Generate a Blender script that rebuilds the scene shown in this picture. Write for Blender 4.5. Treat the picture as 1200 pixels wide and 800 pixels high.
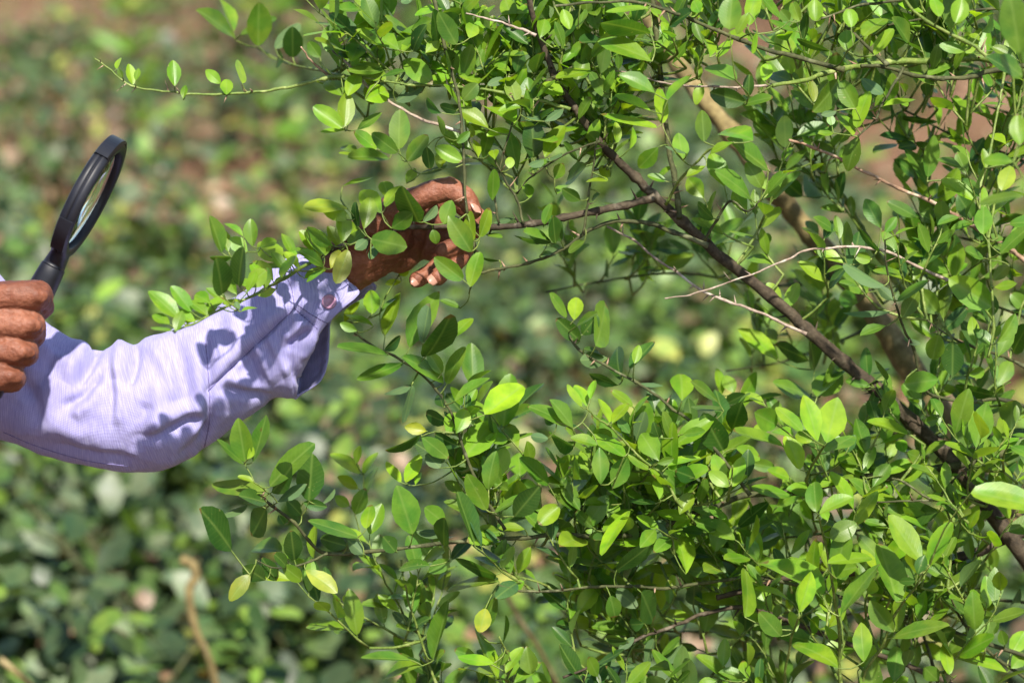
import bpy, bmesh, math, random
import numpy as np
from mathutils import Vector, Matrix, noise

random.seed(7); rng = np.random.default_rng(7)
sc = bpy.context.scene
for o in list(bpy.data.objects): bpy.data.objects.remove(o, do_unlink=True)

# ------------------------------------------------------------------ camera
CAM = Vector((0.0, 0.0, 1.75)); PITCH = math.radians(16.0)
FWD = Vector((0, math.cos(PITCH), -math.sin(PITCH))); RIGHT = Vector((1, 0, 0)); UP = RIGHT.cross(FWD)
D = 2.1667                                   # focus distance, frame 0.78 m wide there
cd = bpy.data.cameras.new('camera'); cam = bpy.data.objects.new('camera', cd); sc.collection.objects.link(cam)
cam.location = CAM; cam.rotation_euler = (math.pi/2 - PITCH, 0, 0)
cd.lens = 100; cd.sensor_width = 36; cd.clip_start = 0.05; cd.clip_end = 1000
cd.dof.use_dof = True; cd.dof.focus_distance = D; cd.dof.aperture_fstop = 5.0; cd.dof.aperture_blades = 9
sc.camera = cam

# ------------------------------------------------------------------ sky, sun, exposure
SUN = Vector((0.15, -0.56, 0.81)).normalized()          # towards the sun: high, behind the photographer's right shoulder
w = bpy.data.worlds.new('World'); sc.world = w; w.use_nodes = True
nt = w.node_tree; bg = nt.nodes['Background']
sky = nt.nodes.new('ShaderNodeTexSky'); sky.sky_type = 'NISHITA'; sky.sun_disc = False
sky.sun_elevation = math.asin(SUN.z); sky.sun_rotation = math.atan2(SUN.x, SUN.y)
nt.links.new(sky.outputs[0], bg.inputs[0]); bg.inputs[1].default_value = 0.10
sl = bpy.data.lights.new('sun', 'SUN'); sl.energy = 4.9; sl.angle = math.radians(1.4); sl.color = (1.0, 0.93, 0.82)
so = bpy.data.objects.new('sun', sl); sc.collection.objects.link(so); so.location = (-3, -3, 8)
so.rotation_euler = SUN.to_track_quat('Z', 'Y').to_euler()
sc.view_settings.view_transform = 'Standard'; sc.view_settings.look = 'None'
sc.view_settings.gamma = 1.0; sc.view_settings.use_curve_mapping = False
sc.view_settings.exposure = 1.28
sc.render.engine = 'CYCLES'; sc.cycles.use_denoising = True
sc.cycles.max_bounces = 8; sc.cycles.diffuse_bounces = 3; sc.cycles.transmission_bounces = 6; sc.cycles.caustics_reflective = False; sc.cycles.caustics_refractive = False

# ------------------------------------------------------------------ helpers
def P(x, y, dz=0.0):
    """a spot in the place, given where the photographer sees it and how far it lies behind the focal plane"""
    d = D + dz; k = 0.36*d/1200
    return CAM + FWD*d + RIGHT*((x-600)*k) + UP*((400-y)*k)
PX = 0.78/1200                               # metres per photo pixel at the focal plane

def link(o, parent=None):
    sc.collection.objects.link(o)
    if parent: o.parent = parent
    return o
def empty(name, loc=(0,0,0)):
    o = bpy.data.objects.new(name, None); o.location = loc; o.empty_display_size = .05; return link(o)
def tag(o, label=None, cat=None, group=None, kind=None):
    for k, v in (('label',label),('category',cat),('group',group),('kind',kind)):
        if v: o[k] = v
    return o
def mesh_obj(name, V, F, mat, parent=None, smooth=True, uv=None, col=None):
    me = bpy.data.meshes.new(name); me.from_pydata([tuple(v) for v in V], [], [tuple(f) for f in F])
    if uv is not None:
        L = me.uv_layers.new(name='uv'); idx = np.empty(len(me.loops), dtype=np.int32); me.loops.foreach_get('vertex_index', idx)
        L.data.foreach_set('uv', np.asarray(uv, dtype=np.float32)[idx].ravel())
    me.update()
    if smooth: me.polygons.foreach_set('use_smooth', [True]*len(me.polygons))
    me.materials.append(mat)
    return link(bpy.data.objects.new(name, me), parent)
def tri_mesh(name, V, T, mat, uv=None, col=None):
    """large triangle meshes from arrays"""
    V = np.ascontiguousarray(V, dtype=np.float32); T = np.ascontiguousarray(T, dtype=np.int32)
    me = bpy.data.meshes.new(name); me.vertices.add(len(V)); me.vertices.foreach_set('co', V.ravel())
    me.loops.add(T.size); me.loops.foreach_set('vertex_index', T.ravel())
    me.polygons.add(len(T)); me.polygons.foreach_set('loop_start', np.arange(0, T.size, 3, dtype=np.int32))
    me.polygons.foreach_set('use_smooth', np.ones(len(T), dtype=bool))
    if uv is not None:
        L = me.uv_layers.new(name='uv'); L.data.foreach_set('uv', np.asarray(uv, np.float32)[T.ravel()].ravel())
    if col is not None:
        A = me.color_attributes.new('tint', 'FLOAT_COLOR', 'POINT'); A.data.foreach_set('color', np.asarray(col, np.float32).ravel())
    me.update(calc_edges=True); me.validate(); me.materials.append(mat)
    return bpy.data.objects.new(name, me)
def spline(pts, n):
    """Catmull-Rom through rows of an array, n samples per span"""
    A = np.asarray(pts, float); A = np.vstack([2*A[0]-A[1], A, 2*A[-1]-A[-2]]); out = []
    for i in range(1, len(A)-2):
        p0, p1, p2, p3 = A[i-1], A[i], A[i+1], A[i+2]
        for t in np.linspace(0, 1, n, endpoint=False):
            out.append(.5*((2*p1)+(-p0+p2)*t+(2*p0-5*p1+4*p2-p3)*t*t+(-p0+3*p1-3*p2+p3)*t**3))
    out.append(A[-2]); return np.array(out)
def tube(pts, rad, sides=6, cap=True):
    """verts, faces of a tapered tube with parallel-transported rings"""
    pts = [Vector(p) for p in pts]; n = len(pts); V = []; F = []
    t = (pts[1]-pts[0]).normalized(); u = t.orthogonal().normalized()
    for i, p in enumerate(pts):
        t2 = (pts[min(i+1,n-1)]-pts[max(i-1,0)]).normalized()
        u = (u - t2*u.dot(t2)).normalized(); v = t2.cross(u)
        for k in range(sides):
            a = 2*math.pi*k/sides; V.append(p + (u*math.cos(a)+v*math.sin(a))*rad[i])
    for i in range(n-1):
        for k in range(sides):
            a, b = i*sides+k, i*sides+(k+1)%sides; F.append((a, b, b+sides, a+sides))
    if cap:
        V.append(pts[0]); c0 = len(V)-1; V.append(pts[-1]); c1 = len(V)-1
        for k in range(sides):
            F.append((c0, (k+1)%sides, k)); F.append((c1, (n-1)*sides+k, (n-1)*sides+(k+1)%sides))
    return V, F

# ------------------------------------------------------------------ materials
def mat(name):
    m = bpy.data.materials.new(name); m.use_nodes = True; nt = m.node_tree
    return m, nt, nt.nodes['Principled BSDF'], nt.nodes['Material Output']
def N(nt, t, **kw):
    n = nt.nodes.new(t)
    for k, v in kw.items():
        if k[0] == '_': n.inputs[int(k[1:])].default_value = v
        else: setattr(n, k, v)
    return n
def ramp(nt, fac, stops):
    r = nt.nodes.new('ShaderNodeValToRGB'); e = r.color_ramp.elements
    while len(e) < len(stops): e.new(.5)
    for s, (p, c) in zip(e, stops): s.position = p; s.color = (*c, 1)
    nt.links.new(fac, r.inputs[0]); return r.outputs[0]
def mixc(nt, fac, a, b, mode='MIX'):
    m = nt.nodes.new('ShaderNodeMix'); m.data_type = 'RGBA'; m.blend_type = mode
    for s, v in ((0, fac), (6, a), (7, b)):
        if hasattr(v, 'is_output'): nt.links.new(v, m.inputs[s])
        else: m.inputs[s].default_value = v if s == 0 else (*v, 1)
    return m.outputs[2]
def math_(nt, op, a, b=None, c=None, clamp=False):
    m = nt.nodes.new('ShaderNodeMath'); m.operation = op; m.use_clamp = clamp
    for i, v in enumerate((a, b, c)):
        if v is None: continue
        if hasattr(v, 'is_output'): nt.links.new(v, m.inputs[i])
        else: m.inputs[i].default_value = v
    return m.outputs[0]
def noise_(nt, scale, detail=3, rough=.5, vec=None):
    n = N(nt, 'ShaderNodeTexNoise'); n.inputs['Scale'].default_value = scale; n.inputs['Detail'].default_value = detail; n.inputs['Roughness'].default_value = rough
    if vec is not None: nt.links.new(vec, n.inputs['Vector'])
    return n.outputs[0]
def bump(nt, h, strength, dist, bsdf, normal=None):
    b = N(nt, 'ShaderNodeBump'); b.inputs['Strength'].default_value = strength; b.inputs['Distance'].default_value = dist
    nt.links.new(h, b.inputs['Height'])
    if normal is not None: nt.links.new(normal, b.inputs['Normal'])
    if bsdf is not None: nt.links.new(b.outputs[0], bsdf.inputs['Normal'])
    return b.outputs[0]

def leaf_material(name, per_object, rough=.40, trans=.46, veins=True):
    m, nt, b, out = mat(name)
    if per_object: src = N(nt, 'ShaderNodeObjectInfo').outputs['Color']
    else: src = N(nt, 'ShaderNodeAttribute', attribute_name='tint').outputs['Color']
    tc = N(nt, 'ShaderNodeTexCoord'); geo = N(nt, 'ShaderNodeNewGeometry')
    pos = geo.outputs['Position']
    n1 = noise_(nt, 55, 3, .6, pos)                                  # mottling inside a blade
    c = mixc(nt, 1, src, ramp(nt, n1, [(.3, (.72,.78,.7)), (.7, (1.25,1.18,1.1))]), 'MULTIPLY')
    c = mixc(nt, ramp(nt, noise_(nt, 42, 2, .5, pos), [(.48,(0,0,0)),(.62,(1,1,1))]), c, mixc(nt, 1, c, (.66,.86,.9), 'MULTIPLY'))   # greener patches
    nrm = None
    if veins:
        uv = N(nt, 'ShaderNodeUVMap'); sp = N(nt, 'ShaderNodeSeparateXYZ'); nt.links.new(uv.outputs[0], sp.inputs[0])
        ax = math_(nt, 'ABSOLUTE', math_(nt, 'SUBTRACT', sp.outputs[0], .5))
        rib = math_(nt, 'SUBTRACT', 1, math_(nt, 'MULTIPLY', ax, 28), clamp=True)
        ph = math_(nt, 'SUBTRACT', math_(nt, 'MULTIPLY', sp.outputs[1], 11), math_(nt, 'MULTIPLY', ax, 9))
        tri = math_(nt, 'ABSOLUTE', math_(nt, 'SUBTRACT', math_(nt, 'FRACT', ph), .5))
        side = math_(nt, 'SUBTRACT', 1, math_(nt, 'MULTIPLY', tri, 9), clamp=True)
        v = math_(nt, 'MAXIMUM', rib, math_(nt, 'MULTIPLY', side, .35))
        c = mixc(nt, math_(nt, 'MULTIPLY', v, .38), c, (.20,.30,.07))
        tipb = math_(nt, 'MULTIPLY', math_(nt, 'GREATER_THAN', math_(nt, 'ADD', sp.outputs[1], math_(nt, 'MULTIPLY', noise_(nt, 60, 2, .5, pos), .34)), 1.135), math_(nt, 'GREATER_THAN', noise_(nt, 14, 1, .5, pos), .5))
        c = mixc(nt, math_(nt, 'MULTIPLY', tipb, .75), c, (.13,.075,.025))                # dried tips on some
        nrm = bump(nt, math_(nt, 'ADD', math_(nt, 'MULTIPLY', v, -1), math_(nt, 'MULTIPLY', noise_(nt, 160, 2, .5, pos), .5)), .22, .0004, b)
    # small pale specks and rusty blemishes
    vor = noise_(nt, 420, 2, .5, pos); sel = noise_(nt, 30, 2, .5, pos)
    spk = math_(nt, 'MULTIPLY', math_(nt, 'GREATER_THAN', vor, .70), math_(nt, 'GREATER_THAN', sel, .58))
    c = mixc(nt, math_(nt, 'MULTIPLY', spk, .55), c, (.30,.30,.12))
    rust = math_(nt, 'GREATER_THAN', noise_(nt, 70, 3, .6, pos), .735)
    if veins: c = mixc(nt, math_(nt, 'MULTIPLY', rust, .6), c, (.10,.055,.015))
    under = mixc(nt, .45, c, (.13,.20,.085))                         # paler, matt lower side
    face = mixc(nt, geo.outputs['Backfacing'], c, under)
    nt.links.new(face, b.inputs['Base Color'])
    r = math_(nt, 'ADD', math_(nt, 'MULTIPLY', geo.outputs['Backfacing'], .25), math_(nt, 'ADD', rough-.08, math_(nt, 'MULTIPLY', n1, .16)))
    nt.links.new(r, b.inputs['Roughness']); b.inputs['Specular IOR Level'].default_value = .4
    tr = N(nt, 'ShaderNodeBsdfTranslucent'); nt.links.new(mixc(nt, 1, c, (1.6,1.5,.45), 'MULTIPLY'), tr.inputs[0])
    if nrm is not None: nt.links.new(nrm, tr.inputs['Normal'])
    mx = N(nt, 'ShaderNodeMixShader', _0=trans); nt.links.new(b.outputs[0], mx.inputs[1]); nt.links.new(tr.outputs[0], mx.inputs[2])
    nt.links.new(mx.outputs[0], out.inputs[0]); return m
M_LEAF = leaf_material('lime_leaf', True); M_LEAFS = leaf_material('lime_leaf_mass', False)
M_UNDER = leaf_material('weed_leaf', False, .46, .26, False)

def bark_material(name, c0, c1, c2, scale=90, rough=.8):
    m, nt, b, out = mat(name); pos = N(nt, 'ShaderNodeNewGeometry').outputs['Position']
    n1 = noise_(nt, scale, 5, .65, pos); n2 = noise_(nt, scale*5, 3, .6, pos)
    c = ramp(nt, n1, [(.3, c0), (.5, c1), (.72, c2)])
    c = mixc(nt, .5, c, ramp(nt, n2, [(.35, (.45,.45,.45)), (.7, (1.3,1.3,1.3))]), 'MULTIPLY')
    lich = ramp(nt, noise_(nt, scale*.45, 4, .7, pos), [(.56,(0,0,0)),(.64,(1,1,1))])
    c = mixc(nt, math_(nt, 'MULTIPLY', lich, .45), c, tuple(min(.5, v*1.5+.05) for v in c2))
    nt.links.new(c, b.inputs['Base Color']); b.inputs['Roughness'].default_value = rough; b.inputs['Specular IOR Level'].default_value = .25
    bump(nt, math_(nt, 'ADD', n1, math_(nt, 'MULTIPLY', n2, .5)), .7, .0012, b); return m
M_BARK = bark_material('brown_bark', (.018,.013,.008), (.045,.033,.020), (.085,.068,.043))
M_TRUNK = bark_material('olive_bark', (.09,.068,.026), (.155,.118,.047), (.22,.175,.078), 45)
M_TWIG = bark_material('dark_twig', (.022,.024,.010), (.045,.05,.018), (.08,.085,.03))
M_GREEN = bark_material('green_twig', (.06,.10,.015), (.10,.15,.025), (.17,.20,.05), 120, .55)
M_DEAD = bark_material('dry_twig', (.14,.10,.075), (.26,.20,.155), (.37,.31,.26), 120)
M_RED = bark_material('reddish_dry_twig', (.13,.075,.045), (.25,.155,.10), (.36,.26,.19), 120)

# ------------------------------------------------------------------ ground
def ground_z(x, y): return .05*noise.noise((x*.6, y*.6, 0)) + .025*noise.noise((x*2.3, y*2.3, 4))
def make_ground():
    xs = np.concatenate([[-220,-90,-40,-18,-9], np.linspace(-6, 6, 97), [9,18,40,90,220]])
    ys = np.concatenate([[-120,-40,-12,-5], np.linspace(-2, 18, 161), [24,40,90,260]])
    V = [(x, y, ground_z(x, y) if abs(x) < 8 and -4 < y < 20 else 0.0) for y in ys for x in xs]
    n = len(xs); F = [(j*n+i, j*n+i+1, (j+1)*n+i+1, (j+1)*n+i) for j in range(len(ys)-1) for i in range(n-1)]
    m, nt, b, out = mat('red_soil'); pos = N(nt, 'ShaderNodeNewGeometry').outputs['Position']
    n1 = noise_(nt, 1.6, 5, .6, pos); n2 = noise_(nt, 26, 5, .7, pos); n3 = noise_(nt, 120, 3, .6, pos)
    c = ramp(nt, n1, [(.3, (.10,.056,.034)), (.55, (.165,.097,.060)), (.75, (.235,.155,.105))])
    c = mixc(nt, .7, c, ramp(nt, n2, [(.3, (.55,.5,.48)), (.7, (1.35,1.3,1.25))]), 'MULTIPLY')
    nt.links.new(c, b.inputs['Base Color']); b.inputs['Roughness'].default_value = .95; b.inputs['Specular IOR Level'].default_value = .1
    bump(nt, math_(nt, 'ADD', n2, math_(nt, 'MULTIPLY', n3, .4)), .8, .03, b)
    return tag(mesh_obj('ground', V, F, m), 'reddish brown dry soil between the weeds', 'ground', kind='structure')
make_ground()

# ------------------------------------------------------------------ leaf shapes
def leaf_template(seed, fold=.22, droop=.18, tipw=.62, interior=6, across=5):
    """blade along +Y (0..1), half width .5, face +Z; folded at the midrib, drooping, a little wavy; 48 triangles at 6x5"""
    r = random.Random(seed); V = [(0,0,0)]; UV = [(.5,0)]; ph = r.uniform(0, 6.3); wav = r.uniform(.01, .035); tw = r.uniform(-.25, .25)
    pk = r.uniform(.88, 1.25)
    ts = [(.5-.5*math.cos(math.pi*(i+1)/(interior+1))) for i in range(interior)]
    for t in ts:
        hw = .5*(math.sin(math.pi*t**pk)**tipw)*(1-.08*max(0,(t-.5)/.5)**1.6)*(1-.18*max(0,(.4-t)/.4))
        for k in range(across):
            s = -1+2*k/(across-1); x = s*hw
            z = fold*abs(x)*(1-.3*t) - droop*t*t + .06*droop + wav*abs(s)*math.sin(7*t+ph+(1.7 if s > 0 else 0)) + tw*x*t
            V.append((x, t, z)); UV.append((.5+.5*s*max(hw, .12), t))
    V.append((0, 1, -droop)); UV.append((.5, 1)); T = []; A = across
    for k in range(A-1): T.append((0, 2+k, 1+k))
    for i in range(interior-1):
        for k in range(A-1):
            a = 1+i*A+k; T += [(a, a+1, a+A+1), (a, a+A+1, a+A)]
    e = len(V)-1; a = 1+(interior-1)*A
    for k in range(A-1): T.append((a+k, a+k+1, e))
    return np.array(V), np.array(T), np.array(UV)
SHAPES = [leaf_template(s, random.choice((random.uniform(.05,.35), random.uniform(.25,.55))), random.choice((random.uniform(-.12,.25), random.uniform(.2,.5))), random.uniform(.46,.74)) for s in range(22)]
LEAF_ME = []
for i, (V, T, U) in enumerate(SHAPES):
    o = tri_mesh('leaf_blade', V, T, M_LEAF, U); LEAF_ME.append(o.data); bpy.data.objects.remove(o)
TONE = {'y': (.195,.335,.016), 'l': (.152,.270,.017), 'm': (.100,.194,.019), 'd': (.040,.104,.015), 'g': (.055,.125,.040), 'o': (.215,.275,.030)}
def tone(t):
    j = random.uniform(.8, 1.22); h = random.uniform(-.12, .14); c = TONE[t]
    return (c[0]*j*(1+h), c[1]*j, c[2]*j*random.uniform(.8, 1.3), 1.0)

# ------------------------------------------------------------------ the lime tree: branches
# name, material, start/end radius in photo pixels, depth behind the focal plane at start and end, way-points (photo x, y [, own depth])
BR = []
def branch(mat_, r0, r1, z0, z1, pts, thorns=0, label=None): BR.append((mat_, r0, r1, z0, z1, pts, thorns, label))
branch(M_BARK, 10.5, 2.4, .12, .0, [(1305,770),(1200,650),(1120,545),(1070,495),(1030,458),(990,425),(945,385),(900,345),(850,305),(800,260),(765,228),(745,208),(715,180),(690,150),(672,125),(650,90),(632,40),(620,0),(606,-90),(600,-210)], 26, 'dark brown main branch slanting across the frame')
branch(M_BARK, 5.0, 2.2, .015, .012, [(768,231),(735,240),(700,247),(660,255),(625,262),(585,266),(545,265),(500,266),(470,268),(440,281),(400,288),(375,302)], 10, 'twig between thumb and finger')
branch(M_GREEN, 2.2, 1.0, .012, -.13, [(375,302,.005),(340,322,-.03),(300,345,-.07),(260,362,-.10),(225,380,-.12),(203,388,-.13)], 0, 'thin green twig end with small bright leaves above the sleeve')
branch(M_TWIG, 3.2, 1.5, .02, .03, [(830,288),(789,272),(762,262),(735,259),(715,261),(691,270),(661,291),(620,308),(585,315),(560,320)], 7)
branch(M_DEAD, 2.0, 1.3, .03, .06, [(945,392),(910,375),(880,362),(850,352),(819,338),(792,318),(769,303),(742,281),(711,265)], 9, 'pale dry thorny twig behind the main branch')
branch(M_DEAD, 2.1, .8, .05, .03, [(1135,340),(1118,332),(1075,312),(1040,295),(1000,289),(971,291),(944,294),(921,304),(890,318),(836,337),(809,345),(779,350)], 9, 'pale dry thorny twig crossing in front of the blurred stem')
branch(M_TRUNK, 18, 10.5, .20, .36, [(1310,830,.16),(1180,600,.28),(1060,420,.33),(985,315,.35),(950,275,.36),(910,225,.36),(860,160,.37),(820,110,.38),(760,20,.42),(720,-80,.45)], 5, 'thick olive brown stem out of focus behind')
branch(M_TWIG, 2.4, 1.7, .02, -.01, [(602,-180),(540,-110),(505,-40),(509,0),(523,61),(536,108),(541,152),(544,203),(547,250)], 6)
branch(M_GREEN, 2.2, 1.2, .01, .03, [(668,128),(640,120),(590,109),(535,101),(484,100),(450,95),(404,89)], 5)
branch(M_GREEN, 2.4, .9, .03, .02, [(404,89),(380,92),(353,99),(323,105),(289,109),(252,111),(218,110),(184,106),(154,101),(130,83),(110,68)], 9, 'bare green twig end reaching out with few tiny leaves')
branch(M_DEAD, 2.2, .8, .0, .0, [(628,42),(615,36),(598,30),(571,22),(546,16)], 2)
branch(M_DEAD, 2.0, 1.4, .02, .05, [(542,155),(500,142),(471,128),(448,113),(427,98),(410,78),(390,59)], 1)
branch(M_RED, 1.8, .9, .05, .04, [(384,88),(372,78),(362,68),(352,55)], 0)
branch(M_DEAD, 1.6, .8, .02, .04, [(905,100),(870,102),(838,102),(801,100),(774,97),(747,88),(720,83)], 6)
branch(M_GREEN, 5.0, 2.2, .08, -.03, [(1305,110),(1165,70),(1100,72),(1056,72),(1019,76),(989,81),(962,88),(935,96),(905,100)], 6)
branch(M_TWIG, 3.4, 2.0, .05, .0, [(1300,70),(1168,81),(1144,90),(1104,92),(1070,88),(1036,78),(1010,77)], 3)
branch(M_RED, 3.2, 1.5, .12, .02, [(1298,370),(1200,304),(1180,290),(1144,268),(1121,253),(1087,235),(1053,221),(1019,204),(986,187),(952,172),(925,164)], 12, 'reddish dry twig with long pale thorns')
branch(M_GREEN, 4.2, 3.2, .2, .17, [(1060,345),(1030,300),(1009,267),(992,236),(969,209),(942,179),(905,130)], 2)
branch(M_TWIG, 5.5, 1.6, .12, .0, [(1300,470),(1200,517),(1172,531),(1145,537),(1120,545),(1087,550),(1060,555),(1040,560),(1012,558),(960,570),(925,577),(870,581),(835,595),(805,604),(780,616),(751,626),(700,628),(650,626),(616,630),(549,633),(504,638),(436,646),(382,648),(362,633),(345,612),(318,592),(300,575)], 16, 'long dark low branch running to the cluster below the sleeve')
branch(M_TWIG, 1.6, .8, .0, -.01, [(384,648),(362,658),(338,664),(318,664),(300,656)], 0)
branch(M_TWIG, 3.0, 1.2, .10, .02, [(1300,800),(1100,735),(960,692),(890,677),(830,682),(780,689),(750,687),(700,687),(650,692),(610,692),(583,685)], 7)
branch(M_BARK, 3.4, 1.5, .12, .03, [(1310,900),(1100,795),(950,738),(880,712),(825,719),(805,727),(782,736),(750,747),(725,762),(700,777),(660,793)], 5)
branch(M_BARK, 8.5, 3.0, .14, .08, [(1302,660),(1240,630),(1190,624),(1175,632),(1150,645),(1125,652),(1092,662),(1040,668),(980,672),(925,676),(880,690),(840,700)], 5, 'thick brown side branch in the lower bush')
branch(M_TWIG, 2.6, 1.0, .10, -.03, [(1297,520),(1184,471),(1137,471),(1093,463),(1079,446),(1071,409),(1061,389),(1049,355),(1039,314),(1036,281)], 4)
branch(M_TWIG, 2.8, 1.0, .12, .04, [(1298,480),(1200,429),(1170,416),(1137,405),(1113,394),(1086,375)], 5)
branch(M_GREEN, 1.6, 1.6, .0, .0, [(1158,420),(1164,385),(1163,340),(1157,280)], 0)
branch(M_TWIG, 2.0, 1.3, .01, -.01, [(592,620),(575,595),(556,560),(545,530),(534,495),(520,468),(507,452),(485,432),(462,417),(437,406),(415,390)], 3)
branch(M_TWIG, 2.2, 1.4, .02, .06, [(880,580),(845,535),(813,497),(789,480),(769,463),(742,446),(711,429),(678,409),(660,375)], 5)
branch(M_TWIG, 1.5, 1.0, .01, -.005, [(683,275),(690,230),(696,186),(700,162)], 3)
branch(M_TWIG, 1.6, 1.0, .01, .0, [(614,262),(605,233),(595,216),(582,192),(575,180)], 3)
branch(M_TWIG, 1.4, .9, .01, .0, [(585,262),(580,230),(590,180),(604,130),(600,112)], 3)
branch(M_TWIG, 3.6, 3.0, .05, .08, [(796,256),(794,236),(789,202),(782,162),(775,100),(768,30),(760,-60)], 3)
branch(M_GREEN, 2.0, 1.0, .0, -.05, [(780,240),(800,207),(830,177),(852,168)], 2)
branch(M_TWIG, 2.0, 1.0, .01, -.02, [(825,282),(840,258),(856,235),(876,248),(890,235)], 2)
branch(M_TWIG, 1.5, .8, .0, .02, [(704,165),(665,180),(625,205),(606,226)], 3)
branch(M_TWIG, 2.0, 1.2, .0, -.02, [(1058,80),(1050,95),(1037,117),(1025,140),(1005,160)], 2)
branch(M_GREEN, 3.0, 1.5, -.08, -.10, [(1300,130,.0),(1200,85,-.06),(1160,68),(1132,48),(1085,25),(1055,-10),(1040,-60)], 3)
branch(M_TWIG, 2.4, 1.2, .02, .0, [(1300,40,.08),(1140,-20),(1055,0),(1012,6),(987,14),(962,22)], 3)
branch(M_TWIG, 3.0, 1.4, .0, -.05, [(990,82,-.01),(930,66),(905,60),(865,46),(812,24),(780,12),(740,2),(680,4),(650,8)], 3)
branch(M_TWIG, 2.2, 1.2, .06, .05, [(1145,538),(1110,570),(1095,586),(1060,565),(1045,560)], 3)
branch(M_TWIG, 1.8, 1.2, .05, .04, [(1135,580),(1115,587),(1095,586),(1022,588)], 3)
branch(M_TWIG, 6.0, 4.0, .12, .05, [(1330,960),(1150,900),(1000,855),(880,850),(700,860),(560,850)], 3)
branch(M_GREEN, 2.6, 1.2, .06, -.06, [(1000,855),(985,800),(984,750),(980,712),(974,675),(966,632),(960,607)], 0)
branch(M_GREEN, 2.4, 1.2, .06, -.05, [(1020,862),(1012,797),(1035,755),(1050,717),(1067,695),(1089,662)], 0)
branch(M_GREEN, 2.2, 1.2, .06, -.04, [(925,852),(920,797),(927,750),(937,722)], 0)
branch(M_GREEN, 2.0, 1.0, .07, .0, [(590,852),(593,800),(600,778),(585,745)], 0)
branch(M_GREEN, 2.0, 1.0, .09, .05, [(520,850),(510,800),(490,740),(478,700),(470,655)], 0)
branch(M_GREEN, 1.8, 1.0, .01, -.03, [(810,606),(792,585),(775,555),(748,535),(735,520),(716,500),(700,490),(688,478)], 0)
branch(M_GREEN, 1.8, 1.0, .02, -.02, [(852,586),(856,570),(858,545)], 0)
branch(M_GREEN, 2.2, 1.2, .03, -.05, [(950,572),(945,560),(958,535),(966,522)], 0)
branch(M_GREEN, 1.6, 1.0, -.05, -.09, [(1178,80),(1160,180),(1150,215),(1148,245)], 0)
branch(M_GREEN, 1.8, 1.0, .30, .26, [(404,89,.04),(360,80,.15),(330,72,.25),(300,55,.28)], 0)
branch(M_TWIG, 2.0, 1.0, .02, .01, [(547,250),(556,285),(556,315),(551,340)], 2)

for pts in ([(1300,250,.12),(1200,190,.15),(1120,160,.16),(1060,130,.16)],[(1300,330,.14),(1200,290,.16),(1130,280,.17),(1075,250,.18)],[(1303,150,.1),(1210,140,.14),(1140,120,.16),(1090,125,.18)],[(1300,560,.16),(1150,590,.2),(1020,620,.2),(900,632,.2),(820,650,.2)],
            [(1305,720,.2),(1120,700,.22),(960,725,.24),(820,740,.24),(720,730,.25)],[(1300,420,.14),(1220,380,.15),(1150,350,.16),(1100,310,.16)],[(1100,800,.15),(1080,740,.16),(1060,700,.16)],[(1305,850,.12),(1180,780,.1),(1130,730,.08),(1110,690,.06)],
            [(1298,450,.1),(1180,590,.14),(1120,620,.15)],[(700,860,.05),(720,800,.08),(740,760,.1)],[(800,850,.06),(830,800,.07),(850,760,.08)],[(1050,880,.06),(1090,820,.05),(1120,790,.04)],[(640,96,.01),(690,70,.05),(740,55,.06),(790,50,.08)],[(1040,76,.0),(1000,40,.03),(960,10,.04),(930,-30,.05)],
            [(1303,20,.08),(1180,10,.06),(1100,20,.05),(1040,30,.04)],[(600,-150,.03),(680,-90,.05),(780,-80,.06),(900,-100,.08),(1100,-120,.08),(1310,-60,.1)],[(985,325,.345),(900,335,.32),(800,320,.3),(700,330,.3),(640,342,.3)],[(1030,380,.33),(930,420,.31),(850,435,.3)],[(1310,0,.0),(1400,-60,-.05),(1450,100,-.05)],[(1300,300,.0),(1390,260,-.05),(1430,400,.0)],[(1300,560,.1),(1400,500,.1),(1440,600,.1)]):
    branch(M_TWIG, 2.6, 1.1, pts[0][2], pts[-1][2], pts, 2)

def photo_px(p):
    v = p-CAM; d = v.dot(FWD); k = 0.36*d/1200; return (600+v.dot(RIGHT)/k, 400-v.dot(UP)/k, d-D)
SHADE_BOUGH = [photo_px(P(*q)+SUN*t) for q, t in (((300,440,.03),.44),((322,412,.02),.45),((350,380,.02),.46),((385,340,.03),.47))]
branch(M_TWIG, 4.0, 1.6, 0, 0, [(601,-200,.0),(560,-260,-.06),(500,-300,-.14)] + SHADE_BOUGH[::-1], 4)  # unseen bough, added above the frame so its shadow falls on the cuff
SHADE_BOUGH_I = len(BR)-1

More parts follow.
